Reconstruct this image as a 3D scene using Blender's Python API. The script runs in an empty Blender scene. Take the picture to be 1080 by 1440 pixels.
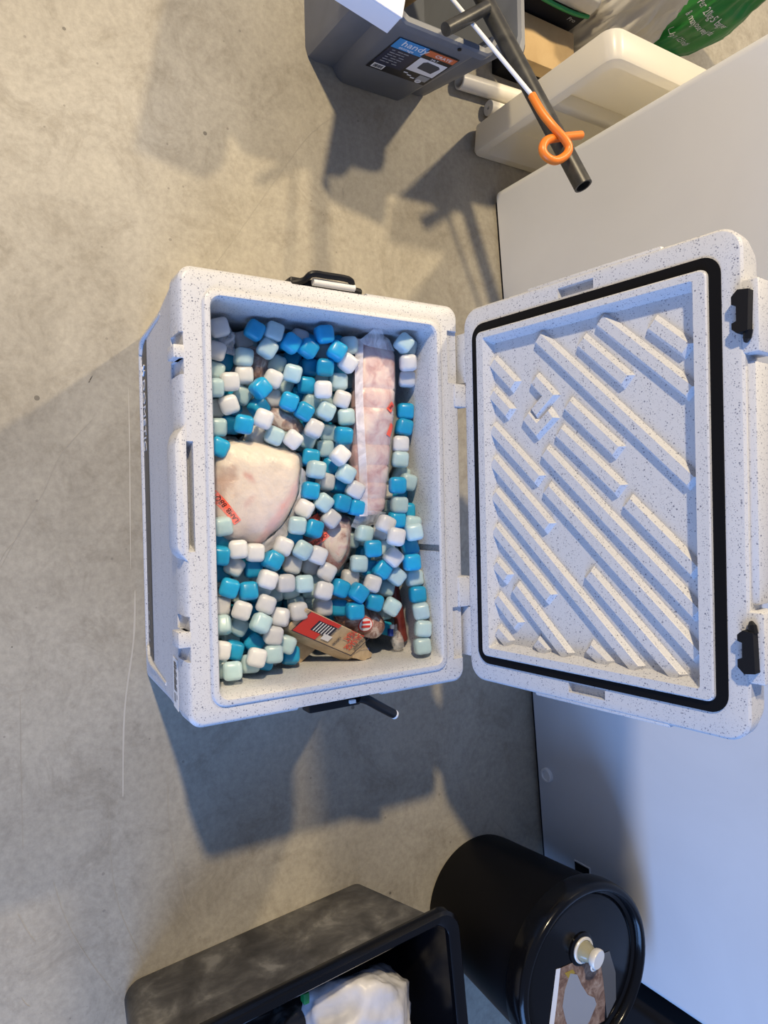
import bpy, bmesh, math, random
from mathutils import Vector, Matrix, Euler, noise
from mathutils.bvhtree import BVHTree

random.seed(11)
scene = bpy.context.scene
COL = scene.collection
PI = math.pi

# ------------------------------------------------------------------ camera
# X runs along the chest freezer, Y towards the freezer, Z up; the phone looks steeply down, turned on its side.
cam_data = bpy.data.cameras.new('camera')
cam = bpy.data.objects.new('camera', cam_data)
COL.objects.link(cam)
cam_data.sensor_fit = 'AUTO'
cam_data.sensor_width = 36.0
cam_data.lens = 25.0
cam_data.clip_start = 0.05
cam_data.clip_end = 60
RIGHT = Vector((0.022357, 0.852987, 0.521454))
DOWN = Vector((0.999714, -0.023498, -0.004425))
FWD = Vector((0.008479, 0.521404, -0.853268))
cam.matrix_world = Matrix((
    (RIGHT.x, -DOWN.x, -FWD.x, 0.36427),
    (RIGHT.y, -DOWN.y, -FWD.y, -0.29515),
    (RIGHT.z, -DOWN.z, -FWD.z, 1.42755),
    (0, 0, 0, 1)))
scene.camera = cam

# ------------------------------------------------------------------ world, lamps, exposure
world = bpy.data.worlds.new('garage_air')
scene.world = world
world.use_nodes = True
bg = world.node_tree.nodes['Background']
bg.inputs[0].default_value = (0.43, 0.58, 1.0, 1)
bg.inputs[1].default_value = 0.36


def lamp(name, loc, power, colour, size):
    d = bpy.data.lights.new(name, 'POINT')
    d.energy = power
    d.color = colour
    d.shadow_soft_size = size
    o = bpy.data.objects.new(name, d)
    o.location = loc
    COL.objects.link(o)
    return o


WARM = (1.0, 0.81, 0.52)
lamp('ceiling_lamp', (-2.24, -0.965, 3.2), 690, WARM, 0.09)
lamp('ceiling_lamp', (-2.13, 2.45, 3.2), 400, WARM, 0.09)


def area(name, loc, target, sx, sy, power, colour):
    d = bpy.data.lights.new(name, 'AREA')
    d.shape = 'RECTANGLE'
    d.size = sx
    d.size_y = sy
    d.energy = power
    d.color = colour
    o = bpy.data.objects.new(name, d)
    o.location = loc
    o.rotation_euler = (Vector(target) - Vector(loc)).to_track_quat('-Z', 'Y').to_euler()
    COL.objects.link(o)
    return o


area('garage_door_daylight', (4.2, -1.6, 1.5), (0.3, 0.3, 0.3), 2.6, 2.2, 180, (0.22, 0.45, 1.0))

vs = scene.view_settings
scene.display_settings.display_device = 'sRGB'
vs.view_transform = 'Standard'
vs.look = 'None'
vs.gamma = 1
vs.use_curve_mapping = False
vs.exposure = 0.0


# ------------------------------------------------------------------ materials
def mat(name, col=(.8, .8, .8), rough=.5, **kw):
    m = bpy.data.materials.new(name)
    m.use_nodes = True
    b = m.node_tree.nodes['Principled BSDF']
    b.inputs['Base Color'].default_value = (*col, 1)
    b.inputs['Roughness'].default_value = rough
    for k, v in kw.items():
        b.inputs[k.replace('_', ' ')].default_value = v
    return m


class N:
    """small helper round a node tree"""
    def __init__(s, m):
        s.t = m.node_tree
        s.b = s.t.nodes['Principled BSDF']
        s.co = s.t.nodes.new('ShaderNodeTexCoord').outputs['Object']

    def new(s, kind, **kw):
        n = s.t.nodes.new(kind)
        for k, v in kw.items():
            setattr(n, k, v)
        return n

    def link(s, a, b):
        s.t.links.new(a, b)

    def noise(s, scale, detail=4, rough=.55, dist=0.0):
        n = s.new('ShaderNodeTexNoise')
        s.link(s.co, n.inputs['Vector'])
        n.inputs['Scale'].default_value = scale
        n.inputs['Detail'].default_value = detail
        n.inputs['Roughness'].default_value = rough
        n.inputs['Distortion'].default_value = dist
        return n.outputs['Fac']

    def vor(s, scale):
        n = s.new('ShaderNodeTexVoronoi')
        s.link(s.co, n.inputs['Vector'])
        n.inputs['Scale'].default_value = scale
        return n.outputs['Distance'], n.outputs['Color']

    def ramp(s, fac, stops):
        n = s.new('ShaderNodeValToRGB')
        e = n.color_ramp.elements
        while len(e) < len(stops):
            e.new(.5)
        for i, (p, c) in enumerate(stops):
            e[i].position = p
            e[i].color = (*c, 1) if len(c) == 3 else c
        s.link(fac, n.inputs['Fac'])
        return n.outputs['Color']

    def mix(s, fac, a, b, mode='MIX'):
        n = s.new('ShaderNodeMix', data_type='RGBA', blend_type=mode)
        for sock, v in ((n.inputs['Factor'], fac), (n.inputs[6], a), (n.inputs[7], b)):
            if isinstance(v, (int, float)):
                sock.default_value = v
            elif isinstance(v, tuple):
                sock.default_value = (*v, 1)
            else:
                s.link(v, sock)
        return n.outputs[2]

    def math(s, op, a, b=0.0):
        n = s.new('ShaderNodeMath', operation=op)
        for sock, v in ((n.inputs[0], a), (n.inputs[1], b)):
            if isinstance(v, (int, float)):
                sock.default_value = v
            else:
                s.link(v, sock)
        return n.outputs[0]

    def bump(s, h, strength, dist=.002):
        n = s.new('ShaderNodeBump')
        n.inputs['Strength'].default_value = strength
        n.inputs['Distance'].default_value = dist
        s.link(h, n.inputs['Height'])
        s.link(n.outputs['Normal'], s.b.inputs['Normal'])


BW = ((0, 0, 0), (1, 1, 1))


def concrete():
    m = mat('worn concrete', rough=.6)
    n = N(m)
    base = n.ramp(n.noise(1.6, 9, .62, .4), [(.34, (.345, .312, .25)), (.52, (.43, .393, .32)), (.68, (.475, .437, .36))])
    fine = n.ramp(n.noise(75, 7, .7), [(.3, (.80, .80, .80)), (.65, (1.05, 1.05, 1.05))])
    c = n.mix(1.0, base, fine, 'MULTIPLY')
    mid = n.ramp(n.noise(9, 12, .78, .7), [(.36, (.80, .785, .76)), (.50, (1, 1, 1)), (.64, (1.07, 1.07, 1.06))])
    c = n.mix(1.0, c, mid, 'MULTIPLY')
    c = n.mix(1.0, c, (.93, .93, .925), 'MULTIPLY')
    stain = n.ramp(n.noise(5.5, 7, .7, .9), [(.60, BW[0]), (.74, BW[1])])
    c = n.mix(n.math('MULTIPLY', stain, .55), c, (.25, .22, .17))
    d, col = n.vor(9)
    sep = n.new('ShaderNodeSeparateColor')
    n.link(col, sep.inputs[0])
    lim = n.math('MULTIPLY', sep.outputs[0], .068)
    spot = n.math('LESS_THAN', d, n.math('SUBTRACT', lim, .018))
    c = n.mix(n.math('MULTIPLY', spot, .75), c, (.09, .08, .065))
    d2, col2 = n.vor(32)
    sep2 = n.new('ShaderNodeSeparateColor')
    n.link(col2, sep2.inputs[0])
    spot2 = n.math('LESS_THAN', d2, n.math('SUBTRACT', n.math('MULTIPLY', sep2.outputs[1], .24), .14))
    c = n.mix(n.math('MULTIPLY', spot2, .5), c, (.14, .12, .10))
    n.link(c, n.b.inputs['Base Color'])
    n.bump(n.noise(60, 5), .12)
    return m


def speckled(name='speckled rotomoulded plastic', base=(.57, .575, .595)):
    m = mat(name, base, .42)
    n = N(m)
    c = base
    for scale, keep, size, strength in ((320, .32, .38, .68), (580, .36, .40, .48), (200, .66, .28, .88)):
        d, col = n.vor(scale)
        sep = n.new('ShaderNodeSeparateColor')
        n.link(col, sep.inputs[0])
        on = n.math('MULTIPLY', n.math('GREATER_THAN', sep.outputs[0], keep), n.math('LESS_THAN', d, n.math('MULTIPLY', sep.outputs[1], size)))
        c = n.mix(n.math('MULTIPLY', on, strength), c, (.13, .14, .19))
    n.link(c, n.b.inputs['Base Color'])
    n.bump(n.noise(420, 3), .10, .001)
    return m


def mottled(name, stops, scale, rough=.5, bump=.3, detail=6, dist=.6, **kw):
    m = mat(name, rough=rough, **kw)
    n = N(m)
    f = n.noise(scale, detail, .6, dist)
    n.link(n.ramp(f, stops), n.b.inputs['Base Color'])
    if bump:
        n.bump(f, bump, .003)
    return m


def ice(name, col, sss):
    m = mat(name, col, .30)
    b = m.node_tree.nodes['Principled BSDF']
    b.inputs['Subsurface Weight'].default_value = sss
    b.inputs['Subsurface Radius'].default_value = (1, 1, 1)
    b.inputs['Subsurface Scale'].default_value = .012
    b.inputs['Specular IOR Level'].default_value = .45
    b.inputs['Transmission Weight'].default_value = .30
    n = N(m)
    oi = n.new('ShaderNodeObjectInfo')
    f = n.noise(45, 3)
    hi = tuple(min(1, v * 1.12 + .03) for v in col)
    lo = tuple(v * .80 for v in col)
    c = n.mix(f, lo, hi)
    v = n.math('ADD', n.math('MULTIPLY', oi.outputs['Random'], .22), .86)
    hsv = n.new('ShaderNodeHueSaturation')
    n.link(v, hsv.inputs['Value'])
    n.link(c, hsv.inputs['Color'])
    n.link(hsv.outputs[0], b.inputs['Base Color'])
    return m


M = {}
M['concrete'] = concrete()
M['speckle'] = speckled()
M['scratch'] = mat('floor scratch', (.335, .305, .25), .7)
M['scratch_pale'] = mat('pale drag mark', (.47, .435, .37), .6)
M['black'] = mat('black plastic', (.007, .007, .008), .36, Specular_IOR_Level=.3)
M['black_matt'] = mat('matt black plastic', (.007, .007, .009), .6, Specular_IOR_Level=.2)
M['gasket'] = mat('black rubber', (.003, .003, .004), .6, Specular_IOR_Level=.15)
M['gloss_black'] = mat('glossy black plastic', (.004, .004, .005), .17, Specular_IOR_Level=.28)
M['drum_black'] = mat('satin black pail', (.004, .004, .005), .45, Specular_IOR_Level=.12)
M['white_plastic'] = mottled('cream white plastic', [(.3, (.74, .71, .64)), (.7, (.80, .77, .70))], 6, .28, 0)
M['white_paint'] = mottled('white painted steel', [(.35, (.60, .61, .63)), (.7, (.64, .65, .67))], 3, .42, 0)
M['white'] = mat('plain white', (.78, .78, .78), .5)
M['card_white'] = mat('white card', (.76, .75, .78), .7)
M['grey_crate'] = mottled('grey polypropylene', [(.3, (.115, .125, .145)), (.7, (.14, .152, .175))], 9, .42, 0)
M['grey_dark'] = mat('dark grey plastic', (.05, .055, .065), .5)
M['card'] = mottled('brown cardboard', [(.3, (.42, .29, .14)), (.7, (.50, .36, .19))], 14, .8, .1)
M['wood'] = mottled('turned wood', [(.3, (.40, .24, .10)), (.7, (.52, .33, .15))], 20, .55, .1)
M['sack'] = mottled('woven white sack', [(.3, (.43, .41, .37)), (.7, (.58, .56, .51))], 9, .6, .5)
M['green'] = mottled('green printed plastic', [(.3, (.012, .17, .03)), (.7, (.025, .27, .045))], 7, .28, .35)
M['green_edge'] = mat('green hem', (.012, .20, .05), .4)
M['orange'] = mat('orange rubber grip', (.80, .20, .018), .38)
M['steel'] = mat('brushed steel', (.55, .55, .55), .35, Metallic=.9)
M['pipe'] = mottled('weathered black poly pipe', [(.35, (.020, .019, .016)), (.65, (.050, .047, .038))], 30, .40, 0)
M['dusty'] = mottled('dusty black plastic', [(.34, (.030, .028, .025)), (.48, (.060, .056, .050)), (.58, (.10, .094, .083)), (.68, (.20, .19, .165))], 13, .8, .15, 12, .35)
M['blue_print'] = mat('blue print', (.03, .25, .58), .4)
M['orange_print'] = mat('orange print', (.62, .14, .045), .4)
M['navy_print'] = mat('navy print', (.018, .022, .05), .4)
M['black_print'] = mat('black print', (.01, .01, .012), .4)
M['white_print'] = mat('white print', (.78, .78, .80), .45)
M['grey_print'] = mat('grey print', (.30, .31, .33), .4)
M['red_print'] = mat('red print', (.68, .04, .03), .45)
M['sticker'] = mat('fluorescent orange sticker', (.93, .13, .08), .45)
M['kraft'] = mottled('kraft paper', [(.3, (.44, .32, .19)), (.7, (.62, .48, .31))], 40, .55, .2)
M['name_grey'] = mat('dark grey nameplate', (.045, .045, .045), .4)
M['ice_W'] = ice('milky white ice block', (.89, .90, .95), .8)
M['ice_A'] = ice('pale aqua ice block', (.62, .83, .92), .8)
M['ice_B'] = ice('bright blue ice block', (.012, .47, .83), .6)
M['fat'] = mottled('pale fat and meat', [(.31, (.36, .20, .16)), (.38, (.60, .44, .37)), (.47, (.72, .62, .53)), (.56, (.70, .57, .53)), (.66, (.60, .36, .34))], 17, .30, .5, 9, 1.1)
m_ = mat('marbled joint', rough=.3)
n_ = N(m_)
at_ = n_.new('ShaderNodeAttribute', attribute_name='meat')
n_.link(at_.outputs['Color'], n_.b.inputs['Base Color'])
n_.bump(n_.noise(60, 6, .65), .5, .003)
M['joint'] = m_
M['pink'] = mottled('pink pork', [(.34, (.46, .24, .24)), (.48, (.64, .45, .43)), (.62, (.72, .59, .54))], 28, .30, .35)
M['dark_meat'] = mottled('dark red meat', [(.3, (.12, .030, .026)), (.5, (.26, .08, .065)), (.68, (.66, .50, .44))], 22, .28, .3)
M['maroon'] = mottled('maroon sausage', [(.35, (.10, .016, .014)), (.62, (.20, .045, .035)), (.72, (.45, .25, .22))], 38, .28, .25)
M['salami'] = mottled('frosted mince', [(.36, (.15, .06, .045)), (.5, (.36, .20, .16)), (.62, (.68, .56, .49))], 55, .32, .4, 6, 1.0)
M['clip'] = mat('blue clip', (.02, .05, .30), .4)


def film(name, alpha, col=(.85, .86, .90), scale=40):
    m = mat(name, col, .14)
    n = N(m)
    f = n.noise(scale, 5, .6, 1.4)
    a = n.ramp(f, [(.35, (alpha * .55,) * 3), (.72, (min(1, alpha * 1.9),) * 3)])
    n.link(a, n.b.inputs['Alpha'])
    n.bump(f, .7, .004)
    return m


M['film'] = film('clear vacuum film', .13)
M['film_thick'] = film('gathered plastic film', .34)
M['film_seam'] = film('welded film seam', .62, (.82, .80, .86), 18)
M['poly_bag'] = mottled('thin white carrier bag', [(.35, (.42, .43, .48)), (.65, (.62, .62, .66))], 7, .4, .5)
M['black_bag'] = mat('black bin bag', (.010, .010, .012), .22)
M['spout'] = mat('clear spout', (.50, .46, .30), .15, Transmission_Weight=.35)


def label_paper():
    m = mat('torn stained label', rough=.6)
    n = N(m)
    n.link(n.ramp(n.noise(38, 7, .7, .6), [(.30, (.07, .035, .02)), (.45, (.17, .095, .06)), (.58, (.30, .20, .14)), (.70, (.42, .34, .27))]), n.b.inputs['Base Color'])
    return m


m_ = mat('translucent white polythene', (.80, .77, .69), .3)
n_ = N(m_)
tb_ = n_.new('ShaderNodeBsdfTranslucent')
tb_.inputs[0].default_value = (.92, .88, .78, 1)
mx_ = n_.new('ShaderNodeMixShader')
mx_.inputs[0].default_value = .42
n_.link(n_.b.outputs[0], mx_.inputs[1])
n_.link(tb_.outputs[0], mx_.inputs[2])
n_.link(mx_.outputs[0], m_.node_tree.nodes['Material Output'].inputs['Surface'])
M['tray'] = m_
M['torn'] = label_paper()
M['tape'] = mat('dull clear tape', (.09, .088, .085), .25)


# ------------------------------------------------------------------ scene-graph helpers
def tag(o, label=None, cat=None, group=None, kind=None):
    if label:
        o['label'] = label
    if cat:
        o['category'] = cat
    if group:
        o['group'] = group
    if kind:
        o['kind'] = kind
    return o


def thing(name, loc, label, cat, group=None):
    o = bpy.data.objects.new(name, None)
    o.empty_display_size = .05
    o.location = loc
    COL.objects.link(o)
    return tag(o, label, cat, group)


def world_of(o):
    w = o.location.copy()
    if o.parent is not None:
        w += world_of(o.parent) + o.matrix_parent_inverse.translation
    return w


def finish(name, me, m, parent=None, smooth=False, angle=None):
    """link mesh data (world coordinates) as one object"""
    if m is not None:
        for mm in (m if isinstance(m, (list, tuple)) else [m]):
            me.materials.append(M[mm] if isinstance(mm, str) else mm)
    o = bpy.data.objects.new(name, me)
    COL.objects.link(o)
    if smooth:
        me.shade_smooth()
        if angle is not None:
            try:
                me.set_sharp_from_angle(angle=math.radians(angle))
            except Exception:
                pass
    if parent is not None:
        o.parent = parent
        off = world_of(parent)
        o.matrix_parent_inverse = Matrix.Translation(-off)
    else:
        xs = [v.co for v in me.vertices]
        if xs:
            c = Vector(((min(v.x for v in xs) + max(v.x for v in xs)) / 2, (min(v.y for v in xs) + max(v.y for v in xs)) / 2, min(v.z for v in xs)))
            me.transform(Matrix.Translation(-c))
            o.location = c
    return o


def obj(name, bm, m, parent=None, smooth=False, angle=35):
    me = bpy.data.meshes.new(name)
    bmesh.ops.recalc_face_normals(bm, faces=bm.faces[:])
    bm.to_mesh(me)
    bm.free()
    return finish(name, me, m, parent, smooth, angle)


def xform(bm, mx):
    bmesh.ops.transform(bm, matrix=mx, verts=bm.verts[:])
    return bm


def frame(origin, ex, ey, ez=None):
    ex = Vector(ex).normalized()
    ey = Vector(ey)
    ey = (ey - ex * ey.dot(ex)).normalized()
    ez = ex.cross(ey)
    mx = Matrix.Identity(4)
    for i in range(3):
        mx[i][0], mx[i][1], mx[i][2], mx[i][3] = ex[i], ey[i], ez[i], origin[i]
    return mx


def box(bm, lo, hi, bevel=0.0, seg=2, mx=None):
    b = bmesh.new()
    bmesh.ops.create_cube(b, size=1)
    for v in b.verts:
        v.co = Vector([lo[i] + (v.co[i] + .5) * (hi[i] - lo[i]) for i in range(3)])
    if bevel:
        bmesh.ops.bevel(b, geom=b.edges[:], offset=bevel, segments=seg, profile=.5, affect='EDGES')
    if mx is not None:
        xform(b, mx)
    return merge(bm, b)


def merge(bm, b):
    me = bpy.data.meshes.new('tmp')
    b.to_mesh(me)
    b.free()
    bm.from_mesh(me)
    bpy.data.meshes.remove(me)
    return bm


def boxo(name, lo, hi, m, parent=None, bevel=0.0, seg=2, mx=None):
    return obj(name, box(bmesh.new(), lo, hi, bevel, seg, mx), m, parent, bevel > 0)


def rrect(x0, x1, y0, y1, r, n=6):
    pts = []
    for cx, cy, a0 in ((x1 - r, y1 - r, 0), (x0 + r, y1 - r, 90), (x0 + r, y0 + r, 180), (x1 - r, y0 + r, 270)):
        for k in range(n + 1):
            a = math.radians(a0 + 90 * k / n)
            pts.append((cx + r * math.cos(a), cy + r * math.sin(a)))
    return pts


def loft(bm, rings, cap0=True, cap1=True, close=True):
    vs_ = [[bm.verts.new(p) for p in r] for r in rings]
    for a, b in zip(vs_, vs_[1:]):
        k = len(a)
        for i in range(k if close else k - 1):
            bm.faces.new((a[i], a[(i + 1) % k], b[(i + 1) % k], b[i]))
    if cap0:
        bm.faces.new(list(reversed(vs_[0])))
    if cap1:
        bm.faces.new(vs_[-1])
    return bm


def rloft(bm, spec, n=6, cap0=True, cap1=True):
    """spec: (x0, x1, y0, y1, r, z) rings"""
    return loft(bm, [[(x, y, s[5]) for x, y in rrect(*s[:5], n)] for s in spec], cap0, cap1)


def tube(bm, pts, r, seg=12, cap=True):
    pts = [Vector(p) for p in pts]
    rr = r if isinstance(r, (list, tuple)) else [r] * len(pts)
    rings, nrm = [], None
    for i, p in enumerate(pts):
        t = (pts[min(i + 1, len(pts) - 1)] - pts[max(i - 1, 0)]).normalized()
        if nrm is None:
            nrm = t.orthogonal().normalized()
        else:
            nrm = (nrm - t * nrm.dot(t)).normalized()
        bn = t.cross(nrm)
        rings.append([p + (nrm * math.cos(2 * PI * k / seg) + bn * math.sin(2 * PI * k / seg)) * rr[i] for k in range(seg)])
    return loft(bm, rings, cap, cap)


def lathe(bm, prof, c, seg=48, mx=None):
    b = bmesh.new()
    loft(b, [[(r * math.cos(2 * PI * k / seg), r * math.sin(2 * PI * k / seg), z) for k in range(seg)] for r, z in prof], prof[0][0] > 1e-5, prof[-1][0] > 1e-5)
    bmesh.ops.remove_doubles(b, verts=b.verts[:], dist=1e-6)
    xform(b, (mx if mx is not None else Matrix.Translation(Vector(c))))
    return merge(bm, b)


def spline(pts, k=6):
    pts = [Vector(p) for p in pts]
    out = []
    for i in range(len(pts) - 1):
        p0, p1, p2, p3 = pts[max(i - 1, 0)], pts[i], pts[i + 1], pts[min(i + 2, len(pts) - 1)]
        for j in range(k):
            t = j / k
            out.append(.5 * ((2 * p1) + (p2 - p0) * t + (2 * p0 - 5 * p1 + 4 * p2 - p3) * t * t + (3 * p1 - p0 - 3 * p2 + p3) * t ** 3))
    return out + [pts[-1]]


def cut(o, boxes):
    """carve boxes (bmesh list) out of an object and keep the result as plain mesh"""
    for b in boxes:
        me = bpy.data.meshes.new('cutter')
        bmesh.ops.recalc_face_normals(b, faces=b.faces[:])
        b.to_mesh(me)
        b.free()
        c = bpy.data.objects.new('cutter', me)
        COL.objects.link(c)
        md = o.modifiers.new('cut', 'BOOLEAN')
        md.operation = 'DIFFERENCE'
        md.solver = 'EXACT'
        md.object = c
        bpy.context.view_layer.update()
        dg = bpy.context.evaluated_depsgraph_get()
        new = bpy.data.meshes.new_from_object(o.evaluated_get(dg))
        o.modifiers.clear()
        old = o.data
        o.data = new
        bpy.data.meshes.remove(old)
        bpy.data.objects.remove(c)
        bpy.data.meshes.remove(me)
    return o


def text(name, s, size, mx, m, parent, align='LEFT', thick=.0002, squeeze=1.0, drape=None):
    cu = bpy.data.curves.new(name, 'FONT')
    cu.body = s
    cu.size = size
    cu.align_x = align
    cu.extrude = thick
    cu.resolution_u = 2
    t = bpy.data.objects.new(name, cu)
    COL.objects.link(t)
    bpy.context.view_layer.update()
    me = bpy.data.meshes.new_from_object(t.evaluated_get(bpy.context.evaluated_depsgraph_get()))
    bpy.data.objects.remove(t)
    me.materials.clear()
    me.transform(mx @ Matrix.Diagonal((squeeze, 1, 1, 1)))
    if drape:
        drape(me)
    return finish(name, me, m, parent)


def quad(bm, pts):
    return bm.faces.new([bm.verts.new(p) for p in pts])


def flat(name, mx, x0, x1, y0, y1, m, parent, h=.0004, z=0):
    """a thin printed patch in the local frame mx"""
    return obj(name, box(bmesh.new(), (x0, y0, z), (x1, y1, z + h), mx=mx), m, parent)


def rough_up(bm, amp, scale, seed=0):
    for v in bm.verts:
        q = v.co * scale + Vector((seed * 7.3, seed * 3.1, seed * 1.7))
        v.co += Vector(noise.noise_vector(q)) * amp
    return bm


# ------------------------------------------------------------------ setting: concrete floor
bm = bmesh.new()
quad(bm, [(-6, -5, 0), (7, -5, 0), (7, 7, 0), (-6, 7, 0)])
floor = obj('floor', bm, 'concrete')
tag(floor, 'worn grey concrete floor with stains, pits and curved scratches', kind='structure')


def ribbon(pts, w, m, name='scratch'):
    p = spline([(x, y, .0004) for x, y in pts], 5)
    bm = bmesh.new()
    prev = None
    for i, q in enumerate(p):
        t = (p[min(i + 1, len(p) - 1)] - p[max(i - 1, 0)]).normalized()
        s = Vector((-t.y, t.x, 0)) * w * .5 * (math.sin(PI * (i + .6) / (len(p) + .2)) ** .5) * random.uniform(.6, 1.2)
        cur = (bm.verts.new(q + s), bm.verts.new(q - s))
        if prev:
            bm.faces.new((prev[0], prev[1], cur[1], cur[0]))
        prev = cur
    obj(name, bm, m, floor)


SCR = [
    (0.0016, 'scratch', [(-0.566, 0.573), (-0.53, 0.487), (-0.471, 0.414), (-0.376, 0.343), (-0.287, 0.284), (-0.202, 0.227), (-0.14, 0.184)]),
    (0.0014, 'scratch', [(0.46, -0.221), (0.392, -0.186), (0.323, -0.147), (0.257, -0.118), (0.189, -0.061)]),
    (0.0013, 'scratch', [(0.691, -0.195), (0.844, -0.197), (0.966, -0.197)]),
    (0.0016, 'scratch', [(0.904, -0.049), (1.013, -0.05), (1.111, -0.039), (1.203, -0.009), (1.252, 0.01)]),
    (0.0018, 'scratch', [(0.88, 0.061), (0.972, 0.061), (1.075, 0.073), (1.152, 0.092), (1.205, 0.109)]),
    (0.0014, 'scratch', [(1.042, 0.219), (1.121, 0.236), (1.2, 0.254)]),
    (0.0013, 'scratch', [(1.038, -0.149), (1.123, -0.127), (1.202, -0.092), (1.278, -0.05)]),
    (0.0022, 'scratch', [(1.175, 0.721), (1.164, 0.747), (1.159, 0.783)]),
    (0.0022, 'scratch', [(1.176, 0.879), (1.212, 0.914), (1.247, 0.94)]),
    (0.0012, 'scratch', [(0.829, 0.781), (0.866, 0.786), (0.892, 0.783)]),
    (0.0016, 'scratch', [(1.078, -0.208), (1.114, -0.194), (1.138, -0.181)]),
    (0.002, 'scratch', [(0.105, -0.059), (0.12, -0.066), (0.095, -0.053)]),
    (0.0013, 'scratch', [(-0.507, 0.509), (-0.493, 0.505), (-0.476, 0.502)]),
    (0.0013, 'scratch', [(-0.361, 0.486), (-0.345, 0.488), (-0.328, 0.482)]),
    (0.0024, 'scratch_pale', [(0.125, 0.005), (0.228, 0.005), (0.337, 0.003), (0.475, 0.001)]),
    (0.004, 'scratch_pale', [(0.517, 0.008), (0.613, 0.003), (0.747, -0.017), (0.91, -0.024)]),
    (0.0016, 'scratch', [(1.229, -0.206), (1.244, -0.199), (1.251, -0.192)]),
    (0.0012, 'scratch', [(0.448, -0.221), (0.429, -0.211), (0.414, -0.198)]),
    (0.0012, 'scratch', [(0.428, -0.114), (0.454, -0.11), (0.468, -0.105)])
]
for w, m, pts in SCR:
    ribbon(pts, w, m)

# ------------------------------------------------------------------ the cool box
BX, BY, BH = .69, .521, .38
cool = thing('cool_box', (.345, .26, 0), 'open speckled white cool box packed with ice cubes and meat', 'cool box')
bm = bmesh.new()
rloft(bm, [
    (.024, .690, .031, .496, .020, .0),
    (.018, .696, .025, .500, .024, .006),
    (.012, .694, .014, .508, .024, .20),
    (.004, .691, .0025, .511, .022, .318),
    (.000, .690, .000, .513, .022, .330),
    (.000, .690, .000, .513, .022, .374),
    (.0035, .6865, .0035, .510, .020, .3785),
    (.007, .683, .007, .507, .018, .380),
    (.030, .664, .034, .473, .024, .380),
    (.0315, .6625, .0355, .4715, .023, .3835),
    (.034, .660, .038, .469, .022, .3850),
    (.041, .653, .0445, .462, .018, .3850),
    (.0435, .6505, .0465, .4595, .017, .382),
    (.0455, .6465, .0490, .4585, .017, .36),
    (.0500, .6420, .0530, .4565, .020, .06),
    (.0650, .6270, .0680, .4400, .020, .05)], 8)
body = obj('body', bm, 'speckle', cool, True, 40)


def cb(lo, hi, mx=None):
    return box(bmesh.new(), lo, hi, mx=mx)


slot = bmesh.new()
loft(slot, [[(.270, .0055, .352), (.416, .0055, .352), (.416, .0155, .352), (.270, .0155, .352)],
            [(.259, .0055, .390), (.430, .0055, .390), (.430, .0155, .390), (.259, .0155, .390)]])
cut(body, [slot, cb((.437, .44, .09), (.449, .468, .3815)),
           cb((.100, -.02, .325), (.1195, .005, .40)), cb((.1395, -.02, .325), (.163, .005, .40)),
           cb((.522, -.02, .325), (.5435, .005, .40)), cb((.5675, -.02, .325), (.590, .005, .40)),
           cb((.046, .488, .372), (.142, .54, .40)), cb((.553, .488, .372), (.648, .54, .40)),
           cb((-.02, .182, .32), (.0045, .322, .40)), cb((.6855, .176, .32), (.71, .335, .40))])
for p in body.data.polygons:
    p.use_smooth = True
body.data.set_sharp_from_angle(angle=math.radians(38))

# the front lip that forms the carrying grip
bm = bmesh.new()
rings = []
for z, o in ((.330, .000), (.336, .003), (.352, .004), (.374, .004), (.3785, .002), (.380, -.001)):
    rings.append([(.236, .0054, z), (.252, -.004 - o, z), (.268, -.0085 - o, z), (.345, -.0085 - o, z), (.418, -.0085 - o, z), (.430, -.004 - o, z), (.442, .0054, z)])
loft(bm, rings)
obj('front_grip', bm, 'speckle', cool, True, 30)
for x0, x1, y0 in ((.1195, .1395, -.010), (.5435, .5675, -.013)):
    boxo('latch_keeper', (x0, y0, .344), (x1, .010, .3795), 'speckle', cool, .002)
for x0, x1 in ((.1425, .1855), (.4975, .5535)):
    boxo('hinge_knuckle', (x0, .500, .34), (x1, .5285, .3845), 'speckle', cool, .003)

# moulded frame and nameplate on the front wall
bm = bmesh.new()
tube(bm, spline([(.036, .0152, .225), (.040, .0200, .12), (.046, .0195, .066), (.066, .0215, .042), (.10, .0222, .036), (.58, .0222, .036), (.622, .0215, .042), (.646, .0195, .066), (.654, .0200, .12), (.660, .0166, .195)], 5), .0045, 10)
obj('front_moulding', bm, 'speckle', cool, True)


def fy(z):
    return .025 - .011 * (z - .006) / .194


bm = bmesh.new()
loft(bm, [[(x, fy(z) + d, z) for x, z in ((.050, .088), (.056, .064), (.075, .046), (.612, .046), (.632, .062), (.640, .088))] for d in (.004, -.0015)])
plate = obj('nameplate', bm, 'name_grey', cool)
tag(plate, 'dark grey nameplate strip with white brand lettering')
mxp = frame((.092, fy(.055) - .0022, .055), (1, 0, 0), (0, -.0567, 1))
text('lettering', 'DOMETIC', .030, mxp @ Matrix.Translation((.026, 0, 0)), 'white_print', plate, squeeze=1.02)
bm = bmesh.new()
for k in range(2):
    x = .002 + k * .010
    tube(bm, [mxp @ Vector((x, .020, .0006)), mxp @ Vector((x + .008, .010, .0006)), mxp @ Vector((x, .001, .0006))], .0014, 6)
obj('emblem', bm, 'white_print', plate)
bm = bmesh.new()
for k, w in enumerate((.004, .004, .012, .018, .012, .010, .022)):
    x = .425 + k * .017
    box(bm, (x, .006, 0), (x + w * .5, .010, .0005), mx=mxp)
obj('small_print', bm, 'grey_print', plate)
mxb = frame((.598, .0067, .273), (1, 0, 0), (0, -.0975, 1))
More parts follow.
